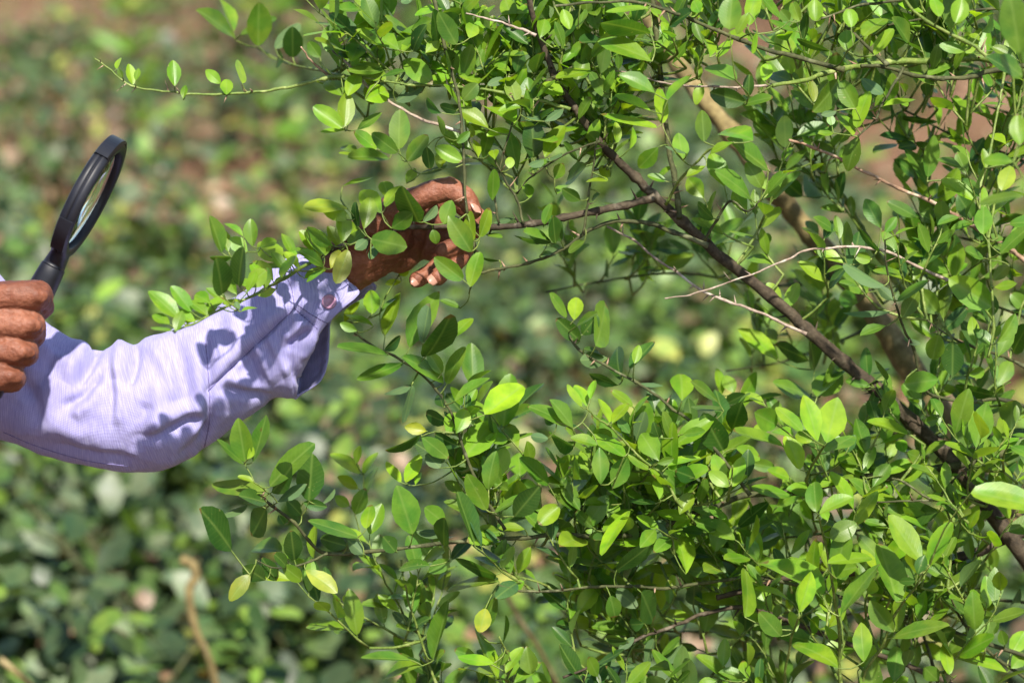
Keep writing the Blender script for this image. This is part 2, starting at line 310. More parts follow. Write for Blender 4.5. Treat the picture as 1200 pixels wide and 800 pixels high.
tree = empty('lime_tree', (0,0,0))
tag(tree, 'thorny lime tree with glossy green leaves filling the right of the picture', 'tree')
NODE_P = []          # points on the wood that stalks may grow from
def wood(mat_, r0, r1, pts3, rr, name, nthorn, label, seed, thorn_mat=None):
    n = len(pts3); V, F = tube(pts3, rr, 14 if max(rr) > .003 else 7)
    rd = random.Random(seed)
    for k, v in enumerate(V[:-2]):                            # knobbly bark
        r_ = rr[min(k//(14 if max(rr) > .003 else 7), n-1)]; V[k] = v + (v-pts3[min(k//(14 if max(rr) > .003 else 7), n-1)])*(.22*noise.noise(v*260)+.12*noise.noise(v*700))
    o = mesh_obj(name, V, F, mat_, tree)
    if label: o['label'] = label
    for k in range(nthorn):                                   # lime thorns stand off the wood one by one
        i = rd.randrange(2, n-1); p = pts3[i]; t = (pts3[i]-pts3[i-1]).normalized()
        d = t.cross(Vector((rd.uniform(-1,1), rd.uniform(-1,1), rd.uniform(-1,1)))).normalized(); d = (d + t*.35).normalized()
        L = rd.uniform(.005, .0105); rb = min(.0011, rr[i]*.8)
        TV, TF = tube([p + d*(rr[i]*.6), p + d*(rr[i]+L*.5), p + d*(rr[i]+L)], [rb, rb*.6, rb*.08], 5)
        mesh_obj('thorn', TV, TF, thorn_mat or mat_, o)
    return o
for bi, (m_, r0, r1, z0, z1, pts, nth, lab) in enumerate(BR):
    n = len(pts); A = [(p[0], p[1], p[2] if len(p) > 2 else z0+(z1-z0)*i/(n-1)) for i, p in enumerate(pts)]
    S = spline(A, 5); m = len(S); p3 = []; rr = []
    for i, s in enumerate(S):
        t = i/(m-1); j = 1.1 if r0 > 4 else 1.6                # small kinks so that no twig is a perfect curve
        q = P(s[0]+j*noise.noise((i*.45, bi*3.1, 0)), s[1]+j*noise.noise((i*.45, bi*3.1, 9)), s[2])
        p3.append(q); f = (r0+(r1-r0)*t**.8)*PX
        node = 1.22 if i % 5 == 0 else 1.0
        rr.append(f*node*(1+.12*noise.noise((i*.9, bi*1.7, 3))))
    wood(m_, r0, r1, p3, rr, 'branch', nth, lab, bi, M_RED if m_ in (M_TWIG, M_GREEN) else None)
    if bi == SHADE_BOUGH_I: SHADE_BOUGH = p3[14:]
    if m_ not in (M_DEAD, M_RED, M_TRUNK):
        NODE_P += [p3[i] for i in range(1, m)]
# trunk, from the soil up through the crown beyond the frame
g = P(1345, 1000, .16); gz = Vector((g.x+.02, g.y, -.05))
tp = [gz, gz.lerp(g, .3)+Vector((.05,.02,0)), gz.lerp(g, .65)+Vector((-.02,-.02,0)), g, P(1325,800,.15), P(1300,600,.13), P(1298,420,.12), P(1302,200,.1), P(1305,60,.09), P(1330,-150,.1)]
tp = [Vector(p) for p in spline([tuple(p) for p in tp], 6)]
NODE_P += tp[18:]
wood(M_TRUNK, 0, 0, tp, [(.034-.029*i/(len(tp)-1))*(1+.1*noise.noise((i*.5,0,1))) for i in range(len(tp))], 'trunk', 4, 'olive brown trunk at the foot of the bush', 99)

# ------------------------------------------------------------------ the lime tree: leaves that can be told apart
# "T x y s" opens a patch of the photo; then stalk end, tip, breadth, tone [, depth]
LEAVES = """
T 360 0 4
430 235 278 122 90 l|450 250 508 148 45 l|455 280 572 372 95 l|370 370 210 315 85 l|165 600 35 505 85 l|175 595 185 440 80 l|185 610 65 618 20 l|235 610 340 530 35 m|430 700 435 520 100 m|425 715 305 630 80 m|325 700 235 620 60 l|470 755 560 640 75 m|600 690 720 755 75 l|560 690 575 785 60 d|385 745 220 720 45 m|235 720 160 670 45 l|230 735 150 718 18 l|690 360 665 255 55 d|725 370 770 220 80 m|935 350 920 130 115 m|980 340 1000 250 65 d|985 490 945 365 80 l|1040 440 1045 370 40 l|850 605 725 500 70 l|975 580 845 465 110 y|1000 500 900 520 35 l|840 640 950 605 45 y|1060 740 1060 580 110 d|1115 740 1190 580 75 l|1130 760 1030 790 35 m|415 475 540 410 58 g|500 390 680 400 25 g|630 530 540 470 50 d|700 520 620 500 50 d|640 640 615 550 30 m|165 450 90 360 85 l|190 450 240 350 75 l|270 470 390 410 100 y|205 290 250 195 100 l|105 250 105 115 80 l|150 180 215 95 40 l|60 270 10 200 60 m|260 190 190 170 50 m|700 210 620 70 90 m|610 200 600 70 60 d|555 250 615 190 60 l|500 240 520 140 50 d|760 180 790 90 70 l|960 100 930 0 80 l|790 330 865 265 25 g|790 470 840 400 80 l|730 470 790 400 80 m|845 400 925 365 40 g|350 360 445 325 25 m|620 790 650 690 60 y|700 670 760 620 40 m|500 -20 440 15 40 g|1090 180 1120 80 70 l|1100 390 1195 430 40 y|1050 340 1010 250 60 g|1020 560 1175 525 45 g|800 740 790 650 35 y|880 750 870 690 50 y|950 790 950 735 50 y|490 140 575 95 45 m|720 110 760 30 45 m
T 600 0 4
270 140 240 50 60 y|310 140 345 50 40 l|240 230 215 110 40 m|240 445 135 395 50 y|260 410 195 355 40 y|300 400 340 270 85 m|410 350 360 430 60 m|430 430 480 335 45 m|650 160 430 95 90 d -.05|655 290 435 170 75 l -.06|545 340 545 225 85 y|590 285 450 300 35 d|680 250 735 160 55 l|700 580 700 410 75 y -.05|680 600 430 530 50 y -.05|650 520 500 430 40 l -.05|730 470 840 350 40 l -.06|670 440 530 340 70 m -.06|685 690 600 785 80 m|800 750 780 630 80 l|900 665 890 525 78 m|490 670 490 575 40 y|440 670 440 595 45 y|550 700 575 600 35 y|390 730 410 680 40 l|1090 480 935 435 90 d|1110 450 1110 360 55 d|1090 490 1200 450 45 m|1130 660 985 580 90 l|1200 795 1020 650 80 m|1040 670 930 705 35 l|1200 650 1140 540 70 m|1020 140 1030 -10 110 m -.1|870 300 860 170 65 y|925 270 925 160 60 y|960 270 1030 180 50 y|880 370 870 300 40 l|890 390 860 480 50 l|1050 380 920 280 70 m -.08|830 280 740 230 40 l|750 300 830 200 35 m|150 570 240 520 40 g|370 600 280 610 60 m|640 40 450 40 30 l -.05|740 120 830 60 60 d|880 60 850 0 60 l|700 90 660 30 40 l|1150 160 1120 250 30 y -.06|1110 60 1050 150 50 l -.06|1180 380 1200 300 60 y
T 900 0 4
390 130 380 40 85 y -.06|450 170 550 60 80 l -.07|500 260 575 130 60 l -.05|370 240 370 140 80 l -.05|320 220 310 100 40 m|290 240 140 195 30 d|660 200 590 90 60 m|700 150 590 50 35 d|220 100 220 0 80 l|100 100 60 50 60 m -.06|150 100 110 10 60 l -.06|880 110 910 0 90 y -.1|800 80 780 -20 60 y -.1|1000 150 1085 60 50 d|1180 250 1140 0 140 m -.24|1200 360 1080 270 80 m -.2|1140 350 1060 260 50 d|920 240 810 210 50 l|610 300 590 250 30 l|850 300 740 250 45 l|330 370 240 520 90 m|215 480 200 380 45 o|245 400 215 340 40 d|200 545 100 550 75 d|410 510 345 390 90 m|415 600 460 430 75 l|395 635 345 515 65 l|425 640 365 790 85 m|540 500 695 450 40 l|600 545 750 578 25 d|540 440 450 390 55 g|320 520 250 540 30 g|250 560 200 620 45 g|305 625 240 620 30 l|300 590 290 540 50 l|100 650 80 500 30 m|170 640 100 620 50 m|85 780 215 700 40 m|0 760 75 770 40 d|715 600 790 560 25 l|1180 680 1170 540 90 l -.2|1150 760 1020 740 60 l -.2|1020 790 1010 700 40 l -.1
T 360 140 4
520 480 450 330 110 d -.02|395 510 495 440 85 m -.02|300 560 445 590 115 m -.02|265 515 300 362 80 l -.02|350 440 250 320 95 l -.015|365 410 430 300 60 l -.02|380 370 360 280 70 l -.01|190 420 5 395 55 o -.02|185 470 70 405 70 l -.025|165 575 165 420 75 l -.025|240 505 215 395 40 d -.02|190 610 145 755 85 o -.03|110 700 150 610 50 o -.025|225 610 275 570 70 g -.02|300 655 320 590 45 g -.02|640 490 675 385 80 m -.02|545 480 605 410 40 g -.015|590 515 605 580 65 m -.015|770 620 680 475 100 m -.02|780 570 745 430 65 l -.02|810 550 860 420 55 l -.01|730 750 605 655 80 m -.02|765 785 800 625 75 l -.02|530 255 650 210 25 g|465 300 505 235 50 l|165 315 300 265 25 l|0 505 110 590 60 m -.03|80 635 0 520 60 l -.03|75 690 0 615 45 m -.03|80 705 0 745 25 l -.03|440 760 370 770 30 y .06|430 730 475 700 60 y .06|840 540 910 545 20 m|1165 580 1150 460 60 d|1130 570 965 565 35 d|1130 565 1020 530 40 m|1110 490 1140 400 45 m|970 460 880 490 30 g|1090 640 1170 628 25 m|900 660 820 650 15 d|870 380 870 240 60 m|1040 370 1025 290 50 l
T 620 120 4
915 395 860 235 100 l|1120 320 945 170 75 m|1040 455 915 320 60 m|1020 525 960 410 70 l|1090 400 1035 295 80 m|1100 445 1195 330 60 m|1195 230 1070 60 80 m|865 545 780 480 55 d|820 450 745 355 85 l .08|830 300 740 335 35 l|690 300 600 340 25 l|735 240 645 210 15 g|240 460 160 410 60 d|130 430 185 355 50 l|270 300 190 370 60 d|120 360 160 290 60 m|335 430 290 450 25 d|380 350 330 300 50 y|370 370 270 350 35 y|90 260 0 300 35 g|150 240 90 280 30 g|150 650 110 545 65 d|0 620 100 650 50 d|200 620 160 550 50 d|260 650 190 700 40 m|640 370 560 340 35 l|1010 550 870 660 70 m .15|640 560 590 620 90 m .25
T 900 180 4
1010 380 1010 245 80 l -.03|1090 470 1200 350 60 m -.03|1050 350 1170 290 30 m|550 370 600 300 50 m -.02|600 380 690 335 20 l|530 350 460 220 80 m .06|525 460 425 365 30 d|560 560 470 530 45 d|545 620 370 520 55 g|590 690 525 630 50 g|600 540 600 395 90 d|660 480 755 410 90 l .06|680 600 760 490 60 l .06|605 690 735 600 45 m|630 770 700 650 70 m|800 750 715 640 100 m|580 740 370 750 30 g|840 580 925 500 50 l|1050 720 860 590 130 l .02|900 740 840 650 80 m|1000 740 850 660 30 d|1060 625 1155 615 45 l|1180 740 1150 640 70 m|960 300 900 210 90 d .1|950 130 880 150 80 d .1|870 130 820 150 50 m .1|1010 490 920 450 40 m|1130 520 1060 590 60 o .1|1140 60 1100 160 80 o -.1|1190 200 1000 210 50 m -.24|60 690 0 610 60 y .08|85 720 140 610 60 y .08|0 190 70 90 40 m|85 80 170 0 40 m|160 200 80 130 80 d .22|260 200 180 90 90 d .22|420 700 330 660 90 m .2|480 500 410 480 70 l .05|470 650 330 570 80 m .1
T 160 220 4
400 305 350 145 65 m|430 300 395 190 60 l|500 230 420 160 35 l|520 300 440 240 80 l|545 275 530 155 70 m|580 280 650 245 50 l|690 350 575 265 100 l|445 325 350 335 35 m|400 500 385 350 90 d|480 460 490 295 75 d|520 465 600 390 95 l|600 470 620 380 40 m|735 330 695 215 45 l|720 340 740 280 45 l|720 370 570 360 25 l|880 315 770 205 75 l|910 270 795 190 45 l|870 350 775 295 45 m|790 425 880 385 40 l|655 475 570 500 45 l|205 620 65 485 80 l|255 580 170 465 65 l|345 540 270 490 70 l|235 640 325 560 60 l|185 675 210 575 55 l|155 640 75 595 45 l|160 670 65 650 25 l|320 580 400 510 45 l|500 530 410 545 35 l|490 580 560 550 25 l|480 570 470 545 35 g|640 440 560 330 60 l|700 400 640 300 50 l|560 470 470 420 45 l|470 500 420 420 50 l|420 540 330 470 45 l|330 600 250 520 50 l|270 630 180 560 45 l|760 380 700 290 45 y|820 350 740 260 50 l|600 440 540 350 50 y|860 330 840 230 45 l|380 560 300 600 30 l|680 420 740 330 40 l|520 490 560 400 45 l|640 460 720 400 35 l|880 320 900 220 50 l|930 300 990 230 50 l|960 290 900 180 55 l|1000 270 1060 190 55 l|1040 260 1000 150 50 y
T 200 430 2.9625
260 330 235 185 75 m -.02|285 330 335 180 55 m -.02|255 335 165 260 30 m -.02|265 320 290 280 25 y -.03|345 415 478 262 70 m -.02|350 435 430 340 80 d|480 465 490 310 95 d|330 430 148 415 60 m|330 470 250 445 50 d|290 400 235 380 20 l|370 470 465 405 40 g|265 475 180 520 25 g|330 490 290 580 75 d|210 635 130 505 95 d|455 515 410 465 50 d|460 470 535 485 40 d|395 545 375 515 40 d|430 670 420 580 60 d|385 640 280 610 60 m .05|365 740 320 665 50 d|330 740 255 690 70 d|400 690 370 650 35 d|455 740 400 695 50 m|275 720 210 795 55 o|468 705 573 770 60 o|525 475 570 435 18 g|650 590 490 530 55 m|610 620 520 595 60 d|670 650 625 610 45 g|690 580 730 480 55 l|680 560 690 480 50 l|655 370 565 290 45 y .15|645 335 655 275 28 y .15|670 370 705 290 35 y .15|650 420 580 385 40 y .15|680 440 700 340 40 l .15|800 400 750 335 35 y .05|815 400 865 305 45 y .05|850 410 865 365 20 y .05|840 580 790 420 100 m|620 480 575 455 60 m .1|640 510 670 430 55 m .1|950 540 890 490 65 m|960 575 865 585 30 g|950 620 945 530 50 d|1150 580 1050 590 65 l|780 640 740 590 60 d|900 690 790 680 40 m|970 670 900 710 50 m|1140 745 950 745 55 m|1130 720 990 680 50 d|1185 620 1115 635 45 g|985 120 1100 40 35 m|1090 165 1215 70 90 y|960 190 880 165 50 d|990 230 1030 145 60 l|960 235 990 150 55 l|865 235 760 300 35 d|870 240 960 310 60 m|1005 275 915 240 45 d|1020 315 1115 195 100 l|935 350 890 300 50 g|1150 400 1100 310 60 m
T 400 330 4
145 150 140 45 85 y .05|205 255 270 60 70 l .03|180 150 260 55 25 m .03|20 190 80 100 40 y .05|320 310 420 50 110 m|380 290 410 110 60 g|395 350 520 200 90 d|525 260 605 160 60 l|555 125 470 85 30 m|150 210 20 140 40 l|75 230 0 200 45 m|215 345 0 310 45 m|200 320 275 260 45 d|290 380 90 465 65 m|480 470 330 345 60 m|470 430 415 335 60 m|495 480 560 310 70 m|325 480 215 540 35 g|330 485 300 660 50 g|480 590 450 510 60 d|400 700 310 680 60 o .03
T 600 230 2.9625
235 500 160 430 55 d|290 520 335 370 90 m|190 420 140 340 30 m|215 430 225 350 55 l|225 450 290 405 25 m|245 480 290 420 70 d|330 560 240 570 55 g|250 530 325 540 25 d|380 640 350 520 65 d|410 600 490 505 45 d|425 580 440 520 35 l|370 655 270 625 40 d|430 650 520 655 15 g|590 710 590 610 85 l|715 715 635 640 30 m|725 690 725 600 35 l|770 680 740 620 50 l|740 720 805 690 50 d|790 740 840 615 50 l|735 745 630 725 30 m|920 570 815 450 55 y|1030 570 930 515 50 d|1000 700 920 640 40 m|1070 690 1150 575 70 m|1050 600 1040 500 50 d
T 520 430 4
640 185 585 90 40 y|670 185 630 75 55 y|690 150 710 65 35 y|775 260 735 150 40 y|790 265 855 165 50 y|580 280 430 165 50 m|605 290 525 155 60 m|530 255 465 240 45 d|845 420 715 310 70 l|720 365 600 330 50 l|490 335 410 325 45 g|610 370 500 320 70 d|735 550 735 395 80 m|790 570 860 430 95 m|610 600 690 450 70 m|490 550 380 425 70 m|520 530 580 420 60 m|360 520 350 385 100 y .1|210 575 225 410 80 m|200 670 115 505 90 m|330 700 440 570 110 d|455 590 355 540 70 m|240 680 370 590 35 m|770 600 665 545 50 m|780 645 670 620 35 l|1010 440 930 310 105 l|890 380 950 170 110 m .03|850 300 840 200 80 d .03|990 240 1060 155 70 m .05|960 480 870 410 45 l|1050 465 1200 395 45 y|1000 450 1075 430 40 m|1010 330 985 270 45 d|1080 370 1130 310 70 m .1|1120 590 1030 490 100 m|1180 520 1100 490 80 d|1010 620 1000 530 45 l|1105 690 1160 590 70 l|1010 680 915 650 30 m|750 770 870 655 60 l|740 800 670 765 50 l|955 760 870 795 30 m|1040 720 985 760 60 g|540 650 450 730 90 l|640 680 520 570 60 m|700 750 620 680 50 m|990 640 880 625 30 d|380 760 270 740 40 l|260 770 140 780 80 l
T 700 430 4
590 390 500 230 130 d|600 540 545 415 75 y|615 560 535 490 70 l|635 560 680 430 70 y|650 380 760 430 60 l|830 470 720 450 60 m|525 500 475 495 45 g|870 370 640 300 50 l|920 330 825 285 60 y|950 480 890 330 85 y|910 600 720 575 60 l|900 520 800 480 50 y|1030 350 980 140 100 y|1075 355 1120 160 135 l|1075 400 1200 310 70 m|960 300 850 190 60 l|840 270 730 210 110 m|1005 350 935 310 80 y|1010 790 780 645 100 m|1150 520 1050 545 40 l|1040 690 1180 600 60 l|1030 680 1010 540 90 m|1080 720 1060 670 45 l|1090 800 1200 740 100 m|1000 140 850 65 50 m|1030 140 1140 0 90 m
T 700 600 4
415 290 385 60 100 y|555 200 640 30 65 y|500 240 510 140 75 l|590 240 620 150 80 m|600 340 780 205 60 l|690 490 730 270 90 l -.02|670 470 620 340 70 m|570 360 490 290 50 l|520 290 430 270 50 m|1055 390 810 200 110 l -.03|945 470 1010 290 85 y -.04|930 560 910 470 50 l|860 580 760 470 90 m|690 600 510 545 50 m|620 790 470 670 60 l|700 790 680 700 60 l|590 720 600 600 60 l|680 790 600 740 50 m|560 790 480 800 50 l|1130 730 960 590 80 l -.04|1100 690 930 600 35 m|300 720 400 640 45 g|470 640 390 620 40 d|200 740 0 760 60 d|180 720 40 710 30 g|230 720 250 610 45 g|300 670 390 590 35 m|205 375 275 515 100 d|90 360 170 440 80 g|60 390 90 495 80 m|220 520 145 530 70 d|140 600 50 590 50 d|100 640 170 590 40 g|90 270 250 160 70 d|310 190 360 200 60 g|230 80 140 120 30 m|330 40 260 90 60 g|190 60 270 20 70 m|150 -10 20 165 50 y|740 130 890 80 50 d|800 150 740 90 70 d|700 110 660 80 50 g
T 900 600 4
715 230 570 30 110 l -.05|755 260 840 45 85 l -.05|600 420 540 160 120 l -.04|340 490 490 240 85 m -.05|280 240 485 190 60 l -.06|320 310 370 70 100 m -.05|450 700 440 535 90 l -.04|590 560 480 430 100 m|570 560 640 400 70 l|660 490 765 385 90 d|580 590 800 510 60 m|700 290 730 210 60 d|690 320 620 325 40 d|850 760 830 620 65 y|830 690 735 620 80 l|1120 750 900 645 60 l|1140 660 1200 560 80 y|800 790 730 720 80 m|1140 730 1200 660 70 l|1060 360 990 460 90 m|1060 570 1010 460 100 m|980 520 800 380 50 d|1100 510 1195 390 40 g|1110 620 1090 550 50 m|1170 200 1200 110 70 g|880 550 760 580 90 d|980 620 880 590 60 d|960 280 800 330 50 d|1000 240 870 290 50 d
T 900 430 4
440 110 560 -15 55 m|480 290 460 180 100 m|550 360 560 140 130 l|560 440 590 330 60 l|640 80 780 60 100 m|1060 130 885 105 60 d|980 260 930 130 90 g|410 540 400 410 90 m|500 480 400 380 80 m|450 575 560 560 50 l|540 510 420 560 50 m|550 500 670 430 60 l|640 400 615 340 60 l|720 430 650 400 60 m|725 420 820 340 40 m|650 490 780 470 40 g|950 590 1260 640 120 l -.1|800 680 620 690 110 d|940 410 860 310 60 g|960 340 1010 300 100 l .1|330 530 250 545 35 l|800 240 740 260 60 m|1050 530 1160 450 50 d
T 850 230 2.963
1040 390 1000 340 60 m|940 510 1020 420 50 m|1000 540 1037 460 60 d|790 500 790 615 80 d|740 480 720 560 70 m|680 510 620 500 20 g|560 450 470 470 30 m|840 620 910 605 40 l
T 380 530 2.9625
540 630 590 505 55 m .02|600 790 535 620 45 l|590 730 470 715 40 l|590 790 480 720 45 l|630 765 680 675 45 l|600 740 640 690 30 m|660 800 740 725 40 l|720 770 700 690 80 m .04|380 720 430 525 50 m .06|300 720 140 710 30 m .05|340 740 195 770 60 l .05|530 710 455 685 40 m .04|560 540 540 620 60 o
T 100 0 2.9625
110 240 115 195 22 y|165 295 150 225 35 y|175 280 185 240 22 l|310 300 305 210 50 y|340 345 345 295 25 l|130 270 115 245 20 m|470 290 420 245 40 l|490 330 490 275 45 l|545 290 535 205 38 l|520 140 430 40 40 m .27|515 110 480 -10 45 l .27|540 120 650 60 30 m .26|600 160 600 20 90 m .24|660 170 740 80 50 g .2|720 200 720 110 70 d .2|690 210 640 190 80 d .2
"""
NP = np.array([tuple(p) for p in NODE_P])
# image-plane coordinates of the wood, to find the twig each leaf hangs from
def cam_xy(p):
    v = np.asarray(p) - np.array(CAM); d = v @ np.array(FWD); return np.stack([v @ np.array(RIGHT), v @ np.array(UP), d], -1)
NC = cam_xy(NP); NXY = NC[:, :2]/NC[:, 2:3]*D/PX
items = []; cur = None
for line in LEAVES.strip().splitlines():
    if line[0] == 'T': cur = [float(v) for v in line.split()[1:]]; continue
    ox, oy, s = cur
    for e in line.split('|'):
        f = e.split(); bx, by, tx, ty, wd = [float(v) for v in f[:5]]
        items.append([ox+bx/s, oy+by/s, ox+tx/s, oy+ty/s, wd/s, f[5], float(f[6]) if len(f) > 6 else None])
SV = SUN
def leaf_frame(bx, by, tx, ty, wpx, t, dz, rnd):
    """a real blade (length, breadth, orientation) that shows this outline; lit leaves lean to the sun, dark ones edge away"""
    B = P(bx, by, dz); T0 = P(tx, ty, dz); lv = (T0-B).length; k = 1+dz/D; wv = wpx*PX*k*1.04
    lv = max(lv, .006); best = None
    for _ in range(10):
        a = math.radians(rnd.uniform(-52, 52)) if t not in 'd' else math.radians(rnd.uniform(-60, 60))
        ax = ((T0-B).normalized()*math.cos(a) + (B-CAM).normalized()*math.sin(a)).normalized(); L = lv/max(math.cos(a), .5)
        f = (B-CAM).normalized(); s0 = ax.cross(f).normalized(); n0 = s0.cross(ax)
        W = max(wv, min(.54*L, wv*1.9)); c = min(1, wv/W); r = math.acos(c)*rnd.choice((-1,1))
        if c > .93: r = math.radians(rnd.uniform(-18, 18))
        s = s0*math.cos(r) + n0*math.sin(r); n = s.cross(ax).normalized()
        if n.dot(f) > 0 and t != 'g': n = -n; s = -s                 # upper side towards the viewer
        if n.z < -.2 and rnd.random() < .8 and t != 'g': continue
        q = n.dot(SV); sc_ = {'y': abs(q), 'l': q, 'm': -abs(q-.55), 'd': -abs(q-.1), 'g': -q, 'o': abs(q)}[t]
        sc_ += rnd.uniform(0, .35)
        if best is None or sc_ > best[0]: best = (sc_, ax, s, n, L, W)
    if best is None: best = (0, ax, s, n, L, W)
    _, ax, s, n, L, W = best
    L *= 1.06; return B, ax, s, n, L, min(W, .74*L)
rl = random.Random(5); frames = []
for it in items:
    bx, by, tx, ty, wd, t, dz = it
    if dz is None:
        dd = (NXY[:,0]-(bx-600))**2 + (NXY[:,1]-(400-by))**2; j = np.argsort(dd)[:3]; i = rl.choice(list(j))
        dz = min(max(NC[i,2]-D, -.12), .15) + rl.uniform(-.022, .014)
    B, ax, s, n, L, W = leaf_frame(bx, by, tx, ty, wd, t, dz, rl)
    frames.append((B, ax, s, n, L, W, t, math.hypot(tx-bx, ty-by)*wd))
order = sorted(range(len(frames)), key=lambda i: -frames[i][7]); PARTS = set(order[:300])
bulk = []; stalk_from = []
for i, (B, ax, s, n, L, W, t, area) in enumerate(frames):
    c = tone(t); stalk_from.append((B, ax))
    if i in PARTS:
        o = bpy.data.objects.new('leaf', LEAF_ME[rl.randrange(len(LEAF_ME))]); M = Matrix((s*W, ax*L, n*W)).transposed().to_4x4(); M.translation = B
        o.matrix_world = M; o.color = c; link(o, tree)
        if t == 'o': o['label'] = 'yellowing old leaf'
    else: bulk.append((B, ax, s, n, L, W, c))

# ------------------------------------------------------------------ fuller foliage: leafy shoots growing off the same twigs
def shoot(base, dirv, nleaf, t_mix, size, rnd):
    """an upright shoot with alternate leaves; returns its stem points"""
    d = dirv.normalized(); p = base.copy(); pts = [p.copy()]; ang = rnd.uniform(0, 6.3)
    for k in range(nleaf):
        p = p + d*size*rnd.uniform(.28, .5); pts.append(p.copy()); d = (d + Vector((rnd.uniform(-.25,.25), rnd.uniform(-.25,.25), rnd.uniform(-.1,.3)))).normalized()
        ang += 2.4+rnd.uniform(-.4,.4); u = d.orthogonal().normalized(); v = d.cross(u); out = (u*math.cos(ang)+v*math.sin(ang))
        ax = (out + d*rnd.uniform(.6,1.5) + Vector((0,0,rnd.uniform(-.1,.45)))).normalized()
        upv = (Vector((rnd.gauss(0,.45), rnd.gauss(-.25,.45), 1)) + SUN*.3); n = (upv - ax*upv.dot(ax)).normalized(); s = ax.cross(n)
        if s.length < .1: continue
        L = size*rnd.uniform(.65, 1.25); B = p + ax*size*.12
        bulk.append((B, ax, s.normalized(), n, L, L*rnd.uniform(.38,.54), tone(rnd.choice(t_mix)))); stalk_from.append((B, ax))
    return pts
rs = random.Random(11); shoots = []
for k in range(7):                                             # leaves on the added, unseen bough that throws shade on cuff and wrist
    b = SHADE_BOUGH[rs.randrange(len(SHADE_BOUGH))] + Vector((rs.uniform(-.04,.04), rs.uniform(-.05,.05), rs.uniform(-.02,.02)))
    shoots.append(shoot(b, Vector((rs.uniform(-.3,.7), rs.uniform(-.5,.5), rs.uniform(-.3,.8))), rs.randint(4,6), 'lmmd', rs.uniform(.028,.038), rs))
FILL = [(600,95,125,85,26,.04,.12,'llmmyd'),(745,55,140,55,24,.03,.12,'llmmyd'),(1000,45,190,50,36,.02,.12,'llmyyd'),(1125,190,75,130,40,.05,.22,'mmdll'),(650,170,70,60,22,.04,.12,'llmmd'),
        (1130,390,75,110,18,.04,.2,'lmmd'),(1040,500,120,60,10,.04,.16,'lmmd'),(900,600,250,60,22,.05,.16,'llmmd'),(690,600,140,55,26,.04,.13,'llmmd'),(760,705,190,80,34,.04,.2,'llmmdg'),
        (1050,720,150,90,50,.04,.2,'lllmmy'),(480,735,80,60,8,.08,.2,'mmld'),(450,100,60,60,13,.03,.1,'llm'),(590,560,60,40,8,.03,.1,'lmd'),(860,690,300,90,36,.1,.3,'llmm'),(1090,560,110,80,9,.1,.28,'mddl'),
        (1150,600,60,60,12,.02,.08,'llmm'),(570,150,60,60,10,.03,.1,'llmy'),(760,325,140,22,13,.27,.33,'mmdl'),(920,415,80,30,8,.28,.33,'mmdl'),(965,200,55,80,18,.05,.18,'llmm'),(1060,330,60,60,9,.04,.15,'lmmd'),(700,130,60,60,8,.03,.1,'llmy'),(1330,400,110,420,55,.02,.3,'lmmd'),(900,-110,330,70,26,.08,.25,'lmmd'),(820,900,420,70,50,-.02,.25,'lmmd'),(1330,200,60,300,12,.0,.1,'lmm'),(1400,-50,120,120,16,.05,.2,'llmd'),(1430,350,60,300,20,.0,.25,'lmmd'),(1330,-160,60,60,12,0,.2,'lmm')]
for cx, cy, rx, ry, n_, z0, z1, mix in FILL:
    for k in range(n_):
        a = rs.uniform(0, 6.3); q = math.sqrt(rs.random()); b = P(cx+rx*q*math.cos(a), cy+ry*q*math.sin(a), rs.uniform(z0, z1))
        jn = int(((NP-np.array(b))**2).sum(1).argmin()); wn = Vector(NP[jn]); dn = (b-wn).length
        if dn > .045: b = wn + (b-wn)*(.045/dn)*rs.uniform(.3,1)
        shoots.append(shoot(b, Vector((rs.uniform(-1,.6), rs.uniform(-.6,.6), rs.uniform(.2,1.2))), rs.randint(4,7), mix, rs.uniform(.020,.034), rs))
def leaf_mass(leaves, name, m):
    VV = []; TT = []; UU = []; CC = []; off = 0
    for k, (B, ax, s, n, L, W, c) in enumerate(leaves):
        V, T, U = SHAPES[k % len(SHAPES)]
        VV.append(np.array(B) + V[:,:1]*np.array(s)*W + V[:,1:2]*np.array(ax)*L + V[:,2:]*np.array(n)*W); TT.append(T+off); UU.append(U)
        CC.append(np.tile(c, (len(V),1))); off += len(V)
    return tri_mesh(name, np.vstack(VV), np.vstack(TT), m, np.vstack(UU), np.vstack(CC))
link(leaf_mass(bulk, 'foliage', M_LEAFS), tree)['kind'] = 'stuff'

# stalks: every leaf and shoot is tied back to the closest wood
def curve_tube(store, a, b, bend, r0, r1, sides=4):
    m = a.lerp(b, .5) + bend; pts = [Vector(q) for q in spline([tuple(a), tuple(m), tuple(b)], 2)]
    V, F = tube(pts, [r0+(r1-r0)*i/(len(pts)-1) for i in range(len(pts))], sides, False)
    o = len(store[0]); store[0].extend(V); store[1].extend([tuple(i+o for i in f) for f in F])
st = ([], [])
for pts in shoots:
    V, F = tube(pts, [.0011-.0007*i/(len(pts)-1) for i in range(len(pts))], 5); o = len(st[0]); st[0].extend(V); st[1].extend([tuple(i+o for i in f) for f in F])
pool = np.vstack([NP] + [np.array([tuple(p) for p in s]) for s in shoots])
for pts in shoots:
    q = np.array(pts[0]); dd = ((NP-q)**2).sum(1); j = int(dd.argmin())
    a = Vector(NP[j]); curve_tube(st, a, pts[0], Vector((0,0,-.06*(a-pts[0]).length)), .0013, .0011, 5)
grown = [tuple(p) for p in pool]; todo = list(stalk_from); GP = np.array(grown)
dist = np.array([((GP-np.array(B))**2).sum(1).min() for B, _ in todo])
